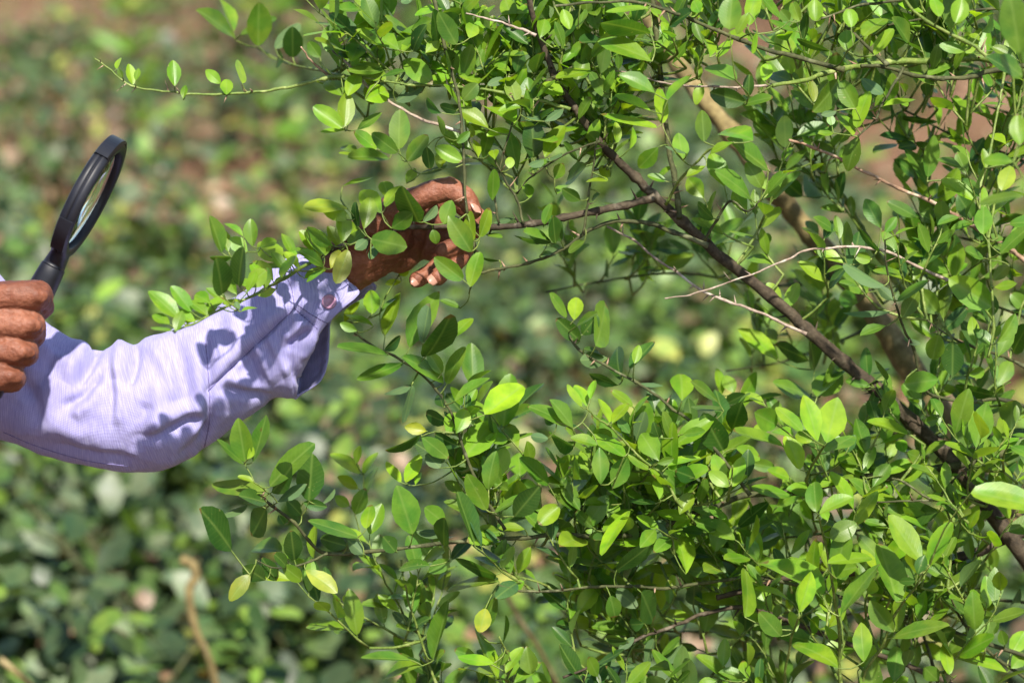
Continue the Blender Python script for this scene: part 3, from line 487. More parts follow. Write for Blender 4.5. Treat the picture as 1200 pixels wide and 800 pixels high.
for i in np.argsort(dist):
    B, ax = todo[i]; q = np.array(B); G = GP; dd = ((G-q)**2).sum(1); j = int(dd.argmin()); a = Vector(G[j]); L = (a-B).length
    if L < .0008: continue
    curve_tube(st, a, B, -ax*min(.004, L*.14), .0006 if L < .02 else .0008, .0005)
    if L > .012: GP = np.vstack([GP, [tuple(a.lerp(B, .5)-ax*min(.004, L*.14)), tuple(B)]])
so_ = mesh_obj('leaf_stalks', st[0], st[1], M_GREEN, tree); so_['kind'] = 'stuff'

# ------------------------------------------------------------------ low weeds and bushes behind, out of focus
WT = {'gr': (.062,.096,.036), 'gg': (.096,.122,.068), 'gm': (.056,.102,.020), 'gb': (.13,.21,.03), 'gy': (.24,.25,.06), 'br': (.19,.12,.075), 'dk': (.028,.050,.018)}
SHORT = [leaf_template(100+s, .15, .15, .55, 3, 3) for s in range(6)]
def weeds():
    r = rng; B = []; AX = []; NN = []; LL = []; WW = []; CC = []; stems = ([], [])
    clumps = []
    def add_clump(x, y, rad, h, n, size, mix):
        z0 = ground_z(x, y)
        th = r.uniform(0, 2*np.pi, n); q = np.sqrt(r.random(n))*rad; hh = r.random(n)**.65
        shape = np.sqrt(np.clip(1-(q/rad)**2*.85, 0, 1))
        px_ = x+q*np.cos(th); py_ = y+q*np.sin(th); pz = z0+.03+hh*h*shape
        out = np.stack([np.cos(th), np.sin(th), r.normal(.1,.4,n)], 1)+r.normal(0,.55,(n,3)); out /= np.linalg.norm(out, axis=1)[:,None]
        up = np.stack([r.normal(0,.45,n), r.normal(-.2,.45,n), np.ones(n)], 1); nn = up-out*(up*out).sum(1)[:,None]; nn /= np.linalg.norm(nn, axis=1)[:,None]
        L = size*r.uniform(.55, 1.3, n); keys = r.choice(list(mix), n)
        c = np.array([WT[k] for k in keys])*r.uniform(.7, 1.35, (n,1))
        B.append(np.stack([px_,py_,pz],1)); AX.append(out); NN.append(nn); LL.append(L); WW.append(L*r.uniform(.5,.85,n)); CC.append(c)
        for k in range(5):
            a = random.uniform(0,6.3); e = Vector((x+rad*.7*math.cos(a), y+rad*.7*math.sin(a), z0+h*.8))
            V, F = tube([Vector((x+.02*math.cos(a),y+.02*math.sin(a),z0-.02)), Vector((x,y,z0)).lerp(e,.5)+Vector((0,0,.04)), e], [.005,.004,.002], 5); o = len(stems[0]); stems[0].extend(V); stems[1].extend([tuple(i+o for i in f) for f in F])
    mixA = ['gr']*7+['gg']*4+['gm']*4+['gb']*2+['br']*1+['dk']*5; mixB = ['gm']*3+['gb']*4+['gr']*2+['gy']; mixC = ['br']*3+['gr']*3+['gm']*2+['gy']
    bare = []                                                    # patches of open soil
    for px_, py_, hr in ((745,390,.08),(990,250,.16),(395,165,.17),(200,205,.12),(345,60,.30),(60,25,.36),(860,180,.15)):
        v = P(px_,py_,0)-CAM; t_ = -CAM.z/v.z; bare.append((v.x*t_, v.y*t_, hr))
    k = 0
    while k < 510:
        d = 3.0+ (r.random()**.8)*12.5; x = r.uniform(-1,1)*(.19*d+.7); y = d*.97
        dens = noise.noise((x*.75+7.3, y*.42, 2.2))
        far = (d-3)/12
        if any(abs(x-hx) < hr and hy-.7 < y < hy+.2 for hx, hy, hr in bare): continue
        if dens < (-.26 if d < 7.4 else -.26+.50*min(1,(d-7.4)/2.6)) and r.random() < .9: continue
        k += 1
        m = mixA if dens > .05 else (mixC if r.random() < .5 else mixB)
        if r.random() < .14: m = mixB
        if r.random() < .12 and d > 6: m = mixC
        h = r.uniform(.16,.42)*(1.25 if d < 5 else 1.0); add_clump(x, y, r.uniform(.16,.36), h, int(r.uniform(90,190)), r.uniform(.035,.062), m)
    # the nearest low bush, under and behind the arm
    for x, y, rad, h, n in [(-.62,3.25,.34,.52,330),(-.25,3.35,.32,.48,300),(.1,3.4,.3,.42,240),(-.95,3.7,.4,.62,380),(-.45,3.85,.38,.58,360),(-.1,4.2,.36,.5,300),(-1.15,4.5,.42,.7,380),(-.7,4.7,.4,.62,360),(.5,3.5,.3,.4,200),(.95,3.8,.35,.5,240),(-1.4,5.6,.45,.75,340),(-.95,5.9,.42,.66,320)]:
        add_clump(x, y, rad, h, n, .05, mixA)
    for px_, py_ in ((560,440),(600,400),(500,380),(470,330),(640,380),(540,330),(830,330),(900,300),(690,330),(600,470)):
        v = P(px_,py_,0)-CAM; t_ = -(CAM.z-.12)/v.z; add_clump(v.x*t_, v.y*t_, .27, .26, 170, .05, mixA)
    B = np.vstack(B); AX = np.vstack(AX); NN = np.vstack(NN); LL = np.concatenate(LL); WW = np.concatenate(WW); CC = np.vstack(CC); SS = np.cross(AX, NN)
    sel = r.integers(0, len(SHORT), len(B)); VV = []; TT = []; cc = []; off = 0
    for s, (V, T, U) in enumerate(SHORT):
        i = np.where(sel == s)[0]; nv = len(V)
        X = B[i,None,:] + V[None,:,0:1]*(SS[i]*WW[i,None])[:,None,:] + V[None,:,1:2]*(AX[i]*LL[i,None])[:,None,:] + V[None,:,2:]*(NN[i]*WW[i,None])[:,None,:]
        VV.append(X.reshape(-1,3)); TT.append((T[None]+off+(np.arange(len(i))*nv)[:,None,None]).reshape(-1,3)); off += len(i)*nv
        cc.append(np.repeat(np.hstack([CC[i], np.ones((len(i),1))]), nv, 0))
    V = np.vstack(VV); o = link(tri_mesh('undergrowth', V, np.vstack(TT), M_UNDER, None, np.vstack(cc)))
    tag(o, 'low grey-green weeds covering the soil, out of focus behind the tree', 'undergrowth', kind='stuff')
    s = mesh_obj('stems', stems[0], stems[1], M_TWIG, o); s['kind'] = 'stuff'
weeds()

def litter():
    r = rng; n = 9000; d = 3+13*r.random(n); x = r.uniform(-1,1,n)*(.19*d+.8); y = d*.97
    V0, T, U = SHORT[0]; nv = len(V0); th = r.uniform(0,6.28,n); AX = np.stack([np.cos(th), np.sin(th), r.normal(0,.25,n)],1); up = np.stack([r.normal(0,.35,n), r.normal(0,.35,n), np.ones(n)],1)
    NN = up-AX*(up*AX).sum(1)[:,None]; NN /= np.linalg.norm(NN,axis=1)[:,None]; SS = np.cross(AX,NN); L = r.uniform(.02,.055,n); W = L*r.uniform(.4,.7,n)
    Bp = np.stack([x,y,[ground_z(a,b)+.012 for a,b in zip(x,y)]],1)
    X = Bp[:,None]+V0[None,:,0:1]*(SS*W[:,None])[:,None]+V0[None,:,1:2]*(AX*L[:,None])[:,None]+V0[None,:,2:]*(NN*W[:,None])[:,None]
    pal = np.array([(.26,.17,.10),(.34,.25,.17),(.17,.10,.06),(.22,.15,.10),(.24,.22,.07),(.07,.12,.03)]); c = pal[r.integers(0,len(pal),n)]*r.uniform(.7,1.3,(n,1))
    o = link(tri_mesh('leaf_litter', X.reshape(-1,3), (T[None]+(np.arange(n)*nv)[:,None,None]).reshape(-1,3), M_UNDER, None, np.repeat(np.hstack([c,np.ones((n,1))]),nv,0)))
    tag(o, 'dry brown fallen leaves scattered on the soil', 'leaf litter', kind='stuff')
litter()

def sticks():
    """dry sticks among the weeds that can be picked out although blurred"""
    def stick(pts, r0, r1, m, label):
        p = [Vector(q) for q in spline([tuple(P(*a)) for a in pts], 6)]
        V, F = tube(p, [(r0+(r1-r0)*i/(len(p)-1)) for i in range(len(p))], 8)
        return tag(mesh_obj('dry_stick', V, F, m), label, 'stick', 'dry sticks among the weeds')
    stick([(212,655,1.1),(226,662,1.1),(229,676,1.1),(222,690,1.1),(224,715,1.1),(232,745,1.1),(246,775,1.12),(262,840,1.15)], .0062, .0045, M_TRUNK, 'curled pale-topped dry stick standing among weeds below the sleeve')
    stick([(0,772,1.0),(22,790,1.0),(45,812,1.05)], .004, .003, M_TRUNK, 'short tan dry stick in the bottom corner under the sleeve')
    stick([(590,690,.9),(612,730,.9),(632,760,.92),(655,805,.95)], .003, .0022, M_TRUNK, 'thin brown dry stick behind the lowest twigs')
sticks()
def young_plants():
    """bright green young plants standing in the soil far behind"""
    r = random.Random(3)
    for x, y, h, n, size, lab in [(-1.02,7.6,.62,26,.12,'tall bright green young plant on the bare soil above the magnifying glass'),(-.72,8.6,.72,26,.13,'bright green young plant left of the bare twig end'),(-.60,7.2,.42,20,.1,'small bright green plant low on the soil between magnifying glass and hand'),(1.2,8.6,.6,20,.12,'bright green young plant behind the thick blurred stem')]:
        z0 = ground_z(x,y); t = empty('young_plant', (x,y,z0)); tag(t, lab, 'plant', 'young plants far behind')
        p = [Vector((.03*math.sin(i*.9), .02*math.cos(i), h*i/6-.02)) for i in range(7)]; V, F = tube(p, [.009-.001*i for i in range(7)], 6); mesh_obj('stem', V, F, M_GREEN, t)
        for k in range(n):
            a = k*2.4; q = p[min(6, 1+k*6//n)]; ax = Vector((math.cos(a), math.sin(a), r.uniform(.2,.9))).normalized(); up = Vector((r.gauss(0,.3), r.gauss(-.2,.3), 1)); nn = (up-ax*up.dot(ax)).normalized(); s = ax.cross(nn)
            L = size*r.uniform(.7,1.2); W = L*.3; M = Matrix((s*W, ax*L, nn*W)).transposed().to_4x4(); M.translation = q
            o = bpy.data.objects.new('leaf', LEAF_ME[k % len(LEAF_ME)]); link(o, t); o.matrix_local = M; o.color = (.12*r.uniform(.8,1.2), .23*r.uniform(.8,1.2), .02, 1)
young_plants()

# ------------------------------------------------------------------ the person: skin, hands, shirt
def capsule(bm, p0, r0, p1, r1, seg=16, rings=5):
    p0, p1 = Vector(p0), Vector(p1); t = p1-p0; L = t.length; t = t.normalized() if L > 1e-6 else Vector((0,0,1)); u = t.orthogonal().normalized(); v = t.cross(u); rows = []
    for i in range(rings+1):
        a = -math.pi/2*(1-i/rings); rows.append((p0+t*(r0*math.sin(a)), r0*math.cos(a)))
    for i in range(rings+1):
        a = math.pi/2*i/rings; rows.append((p1+t*(r1*math.sin(a)), r1*math.cos(a)))
    vs = [[bm.verts.new(c+(u*math.cos(2*math.pi*k/seg)+v*math.sin(2*math.pi*k/seg))*max(r,1e-5)) for k in range(seg)] for c, r in rows]
    for a, b in zip(vs, vs[1:]):
        for k in range(seg): bm.faces.new((a[k], a[(k+1)%seg], b[(k+1)%seg], b[k]))
    bm.faces.new(vs[0][::-1]); bm.faces.new(vs[-1])
def chain(bm, pts):
    for (a, ra), (b, rb) in zip(pts, pts[1:]): capsule(bm, a, ra, b, rb)
def fuse(bm, voxel, smooth, factor=.5):
    """one continuous skin over the laid-out limbs"""
    me = bpy.data.meshes.new('tmp'); bm.to_mesh(me); bm.free(); o = bpy.data.objects.new('tmp', me); sc.collection.objects.link(o)
    m = o.modifiers.new('r', 'REMESH'); m.mode = 'VOXEL'; m.voxel_size = voxel; m.use_smooth_shade = True
    s = o.modifiers.new('s', 'SMOOTH'); s.iterations = smooth; s.factor = factor
    dg = bpy.context.evaluated_depsgraph_get(); r = bpy.data.meshes.new_from_object(o.evaluated_get(dg))
    bpy.data.objects.remove(o); bpy.data.meshes.remove(me); return r

def skin_material():
    m, nt, b, out = mat('brown_skin'); pos = N(nt, 'ShaderNodeNewGeometry').outputs['Position']
    n1 = noise_(nt, 38, 4, .6, pos); n2 = noise_(nt, 260, 4, .65, pos)
    c = ramp(nt, n1, [(.28,(.088,.027,.013)),(.5,(.150,.051,.026)),(.74,(.22,.086,.048))])
    c = mixc(nt, .45, c, ramp(nt, n2, [(.35,(.62,.55,.52)),(.65,(1.2,1.2,1.2))]), 'MULTIPLY')
    nt.links.new(c, b.inputs['Base Color']); b.inputs['Roughness'].default_value = .58; b.inputs['Specular IOR Level'].default_value = .35; b.inputs['Subsurface Weight'].default_value = .12; b.inputs['Subsurface Radius'].default_value = (1,.35,.2); b.inputs['Subsurface Scale'].default_value = .004
    # fine creases across the skin
    mp = N(nt, 'ShaderNodeMapping'); mp.inputs['Rotation'].default_value = (.3,.9,.5); mp.inputs['Scale'].default_value = (1,3.2,1); nt.links.new(pos, mp.inputs[0])
    cr = noise_(nt, 190, 3, .6, mp.outputs[0]); h = math_(nt, 'ADD', math_(nt,'MULTIPLY',cr,1.0), math_(nt,'MULTIPLY',n2,.7)); bump(nt, h, .8, .0014, b); return m
M_SKIN = skin_material()
mn, nt, b, out = mat('fingernail'); b.inputs['Base Color'].default_value = (.42,.23,.17,1); b.inputs['Roughness'].default_value = .3; nt.links.new(ramp(nt, noise_(nt, 200, 2), [(.3,(.24,.115,.08)),(.7,(.34,.18,.135))]), b.inputs['Base Color']); M_NAIL = mn

NAILS = []
def make_hands():
    bm = bmesh.new(); R = PX
    def c(*pts): chain(bm, [(P(x,y,z), r*R) for x,y,z,r in pts])
    # left hand: thumb on top, finger tips curling back to the palm under the twig
    c((140,488,.068,44),(255,428,.062,38),(335,368,.056,35),(396,314,.05,31),(430,290,.045,32),(452,277,.045,33))
    c((398,307,.048,29),(440,270,.045,28)); c((410,317,.05,27),(455,291,.052,27))
    for m in ((492,236),(500,254),(500,272),(490,289)): c((432,285,.05,28),(m[0]-22,m[1]+8,.06,24),(m[0],m[1],.07,17))
    c((428,275,.03,24),(455,255,.02,20),(480,238,.012,17),(505,226,.008,14.5),(526,221,.006,14.8),(544,231,.004,13.5),(555,247,.003,10.5))      # thumb
    c((492,236,.07,17),(540,236,.055,13),(560,256,.035,11.5),(557,270,.022,10))                                                                  # index
    c((500,254,.07,17),(545,272,.05,13),(545,284,.03,12),(520,294,.018,10.5))                                                                    # middle
    c((500,272,.07,16),(546,288,.045,12.5),(536,305,.03,12),(513,324,.018,10.8))                                                                 # ring
    c((490,289,.07,15),(528,298,.052,12),(512,314,.04,11),(489,328,.032,10))                                                                    # little
    # right fist round the handle: proximal joints off to the left, knuckles to the right
    for y0, y1, xr, z, r in ((352,346,62,-.082,17.5),(380,380,54,-.082,17.0),(408,412,46,-.080,15.6),(434,442,31,-.076,15.4)):
        k = xr-r; c((-62,y0,-.078,21),(-30,(y0+y1)/2,-.086,18.2),(k-14,y1-.5,-.088,r*.97),(k-2,y1,-.080,r*1.04),(k,y1+2,-.058,r*.98),(k-10,y1+5,-.034,r*.9),(k-34,y1+6,-.024,r*.82))
    for y0 in (352,380,408,434): c((-62,y0,-.078,21),(-118,392+(y0-392)*.5,-.066,26))
    c((-95,352,-.05,25),(-60,338,-.022,20),(-22,338,-.012,16),(8,352,-.012,13))                                                                  # thumb behind the handle
    c((-100,388,-.066,36),(-135,398,-.066,34),(-180,420,-.075,36),(-290,490,-.14,48),(-380,545,-.20,54))
    c((48,350,-.072,13.5),(50,360,-.058,13)); c((41,386,-.07,13),(42,394,-.058,12))
    for y, x in ((346,44),(380,37),(412,30),(441,15)): c((x-4,y,-.092,9),(x+3,y+1,-.088,9.5))                                                # bony knuckles
    me = fuse(bm, .0013, 4)
    nrm_ = [v.normal.copy() for v in me.vertices]
    for v, q in zip(me.vertices, nrm_):                          # veins, folds and pores of the skin
        p = v.co.copy(); v.co = p + q*(.0007*noise.noise(p*95) + .00045*noise.noise(p*240) - .0007*max(0, noise.noise((p.x*150+p.z*40, p.y*120, p.z*330)))) 
    return me
def make_body():
    bm = bmesh.new(); sL = P(-330,190,.10); sR = P(-400,170,-.30); nk = sL.lerp(sR,.5)+Vector((-.02,0,.05))
    pel = nk+Vector((-.14,0,-.56)); hd = nk+Vector((.09,0,.19))
    chain(bm, [(P(-380,545,-.20),.040),(sR,.05)]); chain(bm, [(P(140,488,.068),.030),(P(50,450,.075),.038),(sL,.05)])
    for s, sh in ((1,sL),(-1,sR)):
        chain(bm, [(sh,.05),(nk+Vector((-.01,s*.08,-.06)),.075),(pel+Vector((0,s*.07,.12)),.095),(pel+Vector((0,s*.08,0)),.10)])
        hip = pel+Vector((0,s*.09,-.02)); kn = Vector((hip.x+.07, hip.y, .46)); an = Vector((hip.x-.03, hip.y, .085)); chain(bm, [(hip,.088),(kn,.056),(an,.038)]); chain(bm, [(an+Vector((-.02,0,-.045)),.034),(an+Vector((.13,0,-.055)),.028)])
    capsule(bm, nk+Vector((-.01,0,-.05)), .075, nk+Vector((.03,0,.07)), .055)
    capsule(bm, hd+Vector((-.015,0,.02)), .088, hd+Vector((.02,0,-.05)), .068); capsule(bm, hd+Vector((.05,0,-.085)), .036, hd+Vector((.03,0,-.06)), .05)
    capsule(bm, hd+Vector((.085,0,.01)), .010, hd+Vector((.103,0,-.028)), .014)                       # nose
    for s in (1,-1):
        capsule(bm, hd+Vector((-.005,s*.083,.015)), .014, hd+Vector((0,s*.083,-.025)), .010)             # ears
        capsule(bm, hd+Vector((.074,s*.02,.022)), .012, hd+Vector((.066,s*.045,.020)), .012)             # brow
    capsule(bm, hd+Vector((.080,.018,-.062)), .008, hd+Vector((.080,-.018,-.062)), .008)               # lips
    return fuse(bm, .006, 4), nk, pel, hd, sL, sR
hm = make_hands(); bm_, NK, PEL, HD, SL, SR = make_body()
bm = bmesh.new(); bm.from_mesh(hm); bm.from_mesh(bm_); me = bpy.data.meshes.new('person'); bm.to_mesh(me); bm.free()
me.polygons.foreach_set('use_smooth', [True]*len(me.polygons)); me.materials.append(M_SKIN)
person = link(bpy.data.objects.new('person', me))
tag(person, 'person in lavender long-sleeved shirt holding a twig and a magnifying glass', 'person')

def nail(tip, along, face, L, W):
    along = along.normalized(); face = (face-along*face.dot(along)).normalized(); s = along.cross(face); V = []; F = []; n = 9; m = 7
    for j in range(m):
        for i in range(n):
            u = -1+2*i/(n-1); v = -1+2*j/(m-1); e = math.sqrt(max(0, 1-abs(v)**3.2)); V.append(tip + s*(u*W*e) + along*(v*L) + face*(-.42*W*u*u*e - .12*L*v*v))
    for j in range(m-1):
        for i in range(n-1): a = j*n+i; F.append((a,a+1,a+n+1,a+n))
    o = mesh_obj('fingernail', V, F, M_NAIL, person); md = o.modifiers.new('t','SOLIDIFY'); md.thickness = .0006; return o
T1 = P(553,243,.003); nail(P(558,241,-.002)+RIGHT*.0008, P(558,250,.0)-P(546,231,.002), RIGHT*.8+UP*.45-FWD*.55, .0062, .0048)
nail(P(508.5,326.5,.011), P(511,326,.018)-P(533,307,.03), -FWD+UP*-.12-RIGHT*.15, .0056, .0045)
nail(P(487.5,329,.0255), P(489,328,.03)-P(511,314,.04), -FWD+UP*-.12-RIGHT*.15, .0050, .0040)

# shirt cloth
def cloth_material():
    m, nt, b, out = mat('lavender_cloth'); uv = N(nt, 'ShaderNodeUVMap'); pos = N(nt, 'ShaderNodeNewGeometry').outputs['Position']
    sp = N(nt, 'ShaderNodeSeparateXYZ'); nt.links.new(uv.outputs[0], sp.inputs[0])
    wob = math_(nt, 'MULTIPLY', noise_(nt, 60, 2, .5, uv.outputs[0]), 3.0)
    warp = math_(nt, 'SINE', math_(nt, 'ADD', math_(nt, 'MULTIPLY', sp.outputs[0], 3900), wob)); weft = math_(nt, 'SINE', math_(nt, 'ADD', math_(nt, 'MULTIPLY', sp.outputs[1], 3900), wob))
    th = math_(nt, 'ADD', math_(nt, 'MULTIPLY', warp, .5), math_(nt, 'MULTIPLY', weft, .5))
    mp = N(nt, 'ShaderNodeMapping'); mp.inputs['Scale'].default_value = (60,1100,1); nt.links.new(uv.outputs[0], mp.inputs[0]); slub = noise_(nt, 1, 2, .5, mp.outputs[0])
    f = math_(nt, 'ADD', math_(nt, 'MULTIPLY', th, .12), slub)
    c = ramp(nt, f, [(.22,(.205,.190,.40)),(.5,(.265,.250,.47)),(.8,(.335,.325,.525))])
    c = mixc(nt, .35, c, ramp(nt, noise_(nt, 22, 4, .6, pos), [(.3,(.82,.80,.86)),(.7,(1.08,1.08,1.06))]), 'MULTIPLY')
    nt.links.new(c, b.inputs['Base Color']); b.inputs['Roughness'].default_value = .85; b.inputs['Sheen Weight'].default_value = .15; b.inputs['Specular IOR Level'].default_value = .2
    b1 = bump(nt, th, .25, .0004, None); bump(nt, noise_(nt, 130, 4, .6, pos), .35, .0012, b, b1)
    tr = N(nt, 'ShaderNodeBsdfTranslucent'); nt.links.new(c, tr.inputs[0]); mx = N(nt, 'ShaderNodeMixShader', _0=.10); nt.links.new(b.outputs[0], mx.inputs[1]); nt.links.new(tr.outputs[0], mx.inputs[2]); nt.links.new(mx.outputs[0], out.inputs[0]); return m
M_CLOTH = cloth_material()

def sleeve():
    """the reaching sleeve: rings laid between its upper and lower outlines, then folded"""
    rows = [((-300,60),(-360,330),.10,.75),((-140,185),(-230,405),.10,.8),((-30,292),(-70,492),.085,.85),((40,366),(20,521),.072,.95),((92,399),(88,543),.066,1.0),((122,408),(148,553),.064,1.0),((158,402),(203,547),.063,1.0),
            ((200,386),(244,524),.062,.95),((245,366),(284,494),.060,.9),((284,343),(322,469),.058,.88),((312,315),(338,468),.056,.8),((342,301),(347,467),.055,.72)]
    n = 96; ring = []
    for U_, L_, z, kd in rows:
        u = np.array(P(*U_, z)); l = np.array(P(*L_, z)); c = (u+l)/2; h = (u-l)/2; dv = np.array(FWD)*np.linalg.norm(h)*kd
        ring.append([c + h*math.cos(a) - dv*math.sin(a) for a in np.linspace(0, 2*math.pi, n, endpoint=False)])
    near = spline([(388,291),(398,312),(407,328),(421,343),(400,363),(377,386),(365,410),(351,438),(338,462)], 8); far = spline([(388,291),(412,314),(441,337),(410,358),(389,374),(386,396),(384,422),(374,448),(342,467)], 8)
    last = []
    for k, a in enumerate(np.linspace(0, 2*math.pi, n, endpoint=False)):
        if a <= math.pi: q = near[int(round(a/math.pi*(len(near)-1)))]; z = .052-.036*math.sin(a)
        else: q = far[int(round((2*math.pi-a)/math.pi*(len(far)-1)))]; z = .052+.030*math.sin(2*math.pi-a)
        last.append(np.array(P(q[0], q[1], z)))
    ring.append(last); A = np.array(ring).reshape(len(ring), -1); S = spline(A, 16).reshape(-1, n, 3)
    # denser round the arm
    up = 3; T = np.linspace(0, n, n*up, endpoint=False); i0 = T.astype(int) % n; fr = (T-T.astype(int))[None,:,None]
    g0, g1, g2, g3 = (S[:,(i0+k)%n] for k in (-1,0,1,2)); S = .5*((2*g1)+(-g0+g2)*fr+(2*g0-5*g1+4*g2-g3)*fr**2+(-g0+3*g1-3*g2+g3)*fr**3); n *= up
    m = len(S); X = S.reshape(-1,3)
    # normals of the plain sleeve
    dv = np.gradient(S, axis=0); du = np.roll(S,-1,1)-np.roll(S,1,1); Nn = np.cross(du, dv); Nn /= np.linalg.norm(Nn,axis=2)[...,None]+1e-9
    cen = S.mean(1, keepdims=True); sgn = np.sign(((S-cen)*Nn).sum(2).mean()); Nn *= sgn
    C = cam_xy(X); qx = 600+C[:,0]/C[:,2]*D/PX; qy = 400-C[:,1]/C[:,2]*D/PX; near_ = (Nn.reshape(-1,3) @ np.array(FWD)) < .25
    disp = np.zeros(len(X))
    def fold(pts, w, amp, sharp=1.0):
        best = np.full(len(X), 1e9); par = np.zeros(len(X)); tot = len(pts)-1
        for k, ((ax_, ay), (bx, by)) in enumerate(zip(pts, pts[1:])):
            vx, vy = bx-ax_, by-ay; t = np.clip(((qx-ax_)*vx+(qy-ay)*vy)/(vx*vx+vy*vy), 0, 1); d = np.hypot(qx-ax_-t*vx, qy-ay-t*vy); sel = d < best; best[sel] = d[sel]; par[sel] = (k+t[sel])/tot
        taper = np.clip(np.sin(np.pi*np.clip(par*.9+.05,0,1))*1.6, 0, 1); prof = np.exp(-(best/w)**2) if sharp == 1 else np.exp(-best/w)
        disp[:] += np.where(near_, 1.35*amp*PX*taper*prof, 0)
    for pts, w_, a_, s_ in [([(160,402),(156,430),(150,452)],6,-9,1),([(144,400),(140,420),(134,445)],10,7,1),([(118,402),(104,430),(90,452)],6,-9,1),([(100,400),(88,425),(76,448)],9,6,1),([(118,436),(98,462),(74,479)],6,-8,1),([(122,452),(104,474),(84,488)],9,5,1),
            ([(128,418),(131,460),(130,495)],4,-4,1),([(138,425),(141,465),(139,500)],6,3,1),([(172,470),(168,495),(160,520)],8,-4,1),([(184,440),(186,480),(180,520)],12,5,1),
            ([(240,395),(244,440),(246,490),(236,528)],5,-6,1),([(228,400),(232,445),(234,490),(224,525)],10,5,1),([(256,400),(262,440),(262,480)],11,4,1),
            ([(244,458),(295,408),(345,361)],2.6,-9,2),([(240,448),(290,398),(338,354)],9,3.5,1),([(252,464),(302,416),(350,370)],8,-3,1),
            ([(296,398),(310,425),(323,449)],8,6,1),([(286,410),(298,436),(308,458)],7,-5,1),([(322,398),(340,428),(352,450)],6,-5,1),([(310,392),(330,414),(340,440)],7,5,1),
            ([(337,408),(350,396),(366,384)],5,-7,1),([(330,398),(346,386),(364,374)],6,5,1),([(350,420),(362,404),(374,392)],5,5,1),([(345,361),(357,372),(370,382)],2.4,-7,2),
            ([(240,486),(205,502),(168,516)],7,-7,1),([(244,470),(205,486),(165,500)],10,5,1),([(212,538),(230,516),(247,498)],7,-5,1),([(259,455),(290,461),(322,467)],6,-6,1),([(262,442),(292,450),(320,452)],8,5,1),
            ([(20,470),(50,440),(70,405)],10,-6,1),([(30,500),(70,500),(110,515)],12,5,1),([(40,400),(70,420),(90,440)],8,5,1),([(60,520),(110,532),(160,540)],6,-4,1),([(10,420),(40,470),(50,510)],9,-5,1),
            ([(270,360),(280,400),(276,440)],10,4,1),([(330,316),(344,338),(346,360)],2.0,-5,2),([(200,395),(214,440),(222,480)],11,-5,1),([(176,405),(196,430),(206,470)],8,5,1)]: fold(pts, w_, a_, s_)
    for i in range(len(X)):                                              # small irregular crumple all over
        p = Vector(X[i]); disp[i] += .0016*noise.noise(p*28) + .0011*noise.noise(p*65) + .0004*noise.noise(p*150)
    row = np.repeat(np.arange(m), n); end = np.clip((m-1-row)/4.0, .4, 1); disp += np.where(row > m-1-15, .0014, 0) + np.where(np.abs(row-(m-1-16)) < 1, -.0006, 0)
    disp *= end; X = X + Nn.reshape(-1,3)*disp[:,None]
    V = [tuple(x) for x in X]; F = [(i*n+k, i*n+(k+1)%n, (i+1)*n+(k+1)%n, (i+1)*n+k) for i in range(m-1) for k in range(n)]
    cs = np.concatenate([[0], np.cumsum(np.linalg.norm(np.diff(S.mean(1),axis=0),axis=1))]); uv = [(k/n*.42, cs[i]) for i in range(m) for k in range(n)]
    return V, F, uv
def shirt():
    V, F, uv = sleeve()
    bm = bmesh.new()
    chain(bm, [(P(-150,408,-.068),.040),(P(-290,490,-.14),.050),(P(-380,545,-.20),.060),(SR,.078)]); chain(bm, [(P(-190,310,.10),.062),(SL,.078)])
    for s, sh in ((1,SL),(-1,SR)): chain(bm, [(sh,.078),(NK+Vector((-.01,s*.09,-.07)),.10),(PEL+Vector((0,s*.08,.14)),.115),(PEL+Vector((0,s*.09,-.04)),.118)])
    chain(bm, [(SL,.07),(NK+Vector((-.02,0,-.03)),.09),(SR,.07)]); chain(bm, [(NK+Vector((-.01,0,-.09)),.12),(PEL+Vector((0,0,0)),.13)]); capsule(bm, NK+Vector((-.01,0,0)), .078, NK+Vector((.01,0,.03)), .07)
    tm = fuse(bm, .007, 6); o = len(V)
    for v in tm.vertices:
        q = v.co + v.normal*(.006*noise.noise(v.co*11)+.003*noise.noise(v.co*27)); V.append(tuple(q)); uv.append((q.x+q.y, q.z))
    F += [tuple(i+o for i in p.vertices) for p in tm.polygons]
    s = mesh_obj('shirt', V, F, M_CLOTH, person, True, uv); md = s.modifiers.new('cloth','SOLIDIFY'); md.thickness = .0013; md.offset = -1
    s['label'] = 'lavender woven cotton shirt with loose open cuff'; return s
shirt_o = shirt()
def button(c, nrm, R):
    mb, nt, b, out = mat('button_plastic'); nt.links.new(ramp(nt, noise_(nt, 160, 2), [(.3,(.20,.09,.17)),(.7,(.36,.20,.30))]), b.inputs['Base Color']); b.inputs['Roughness'].default_value = .22
    nrm = nrm.normalized(); u = nrm.orthogonal().normalized(); v = nrm.cross(u); V = []; F = []; seg = 32; prof = [(0,.0009),(.45,.0009),(.55,.0012),(.72,.0021),(.88,.0022),(1.0,.0013),(1.0,0),(0,-.0002)]
    for r, z in prof:
        for k in range(seg): a = 2*math.pi*k/seg; V.append(c + (u*math.cos(a)+v*math.sin(a))*max(r,.001)*R + nrm*z)
    for j in range(len(prof)-1):
        for k in range(seg): F.append((j*seg+k, j*seg+(k+1)%seg, (j+1)*seg+(k+1)%seg, (j+1)*seg+k))
    o = mesh_obj('button', V, F, mb, shirt_o); o['label'] = 'round purple plastic cuff button'; return o
def shirt_surface(x, y):
    dg = bpy.context.evaluated_depsgraph_get(); o = shirt_o.evaluated_get(dg); d = (P(x,y,0)-CAM).normalized(); h = o.ray_cast(CAM, d); return h[1], h[2]
bpy.context.view_layer.update()
pb, nb = shirt_surface(386, 354); button(Vector(pb)+Vector(nb)*.0006, Vector(nb)*.6-FWD*.4, .0058)
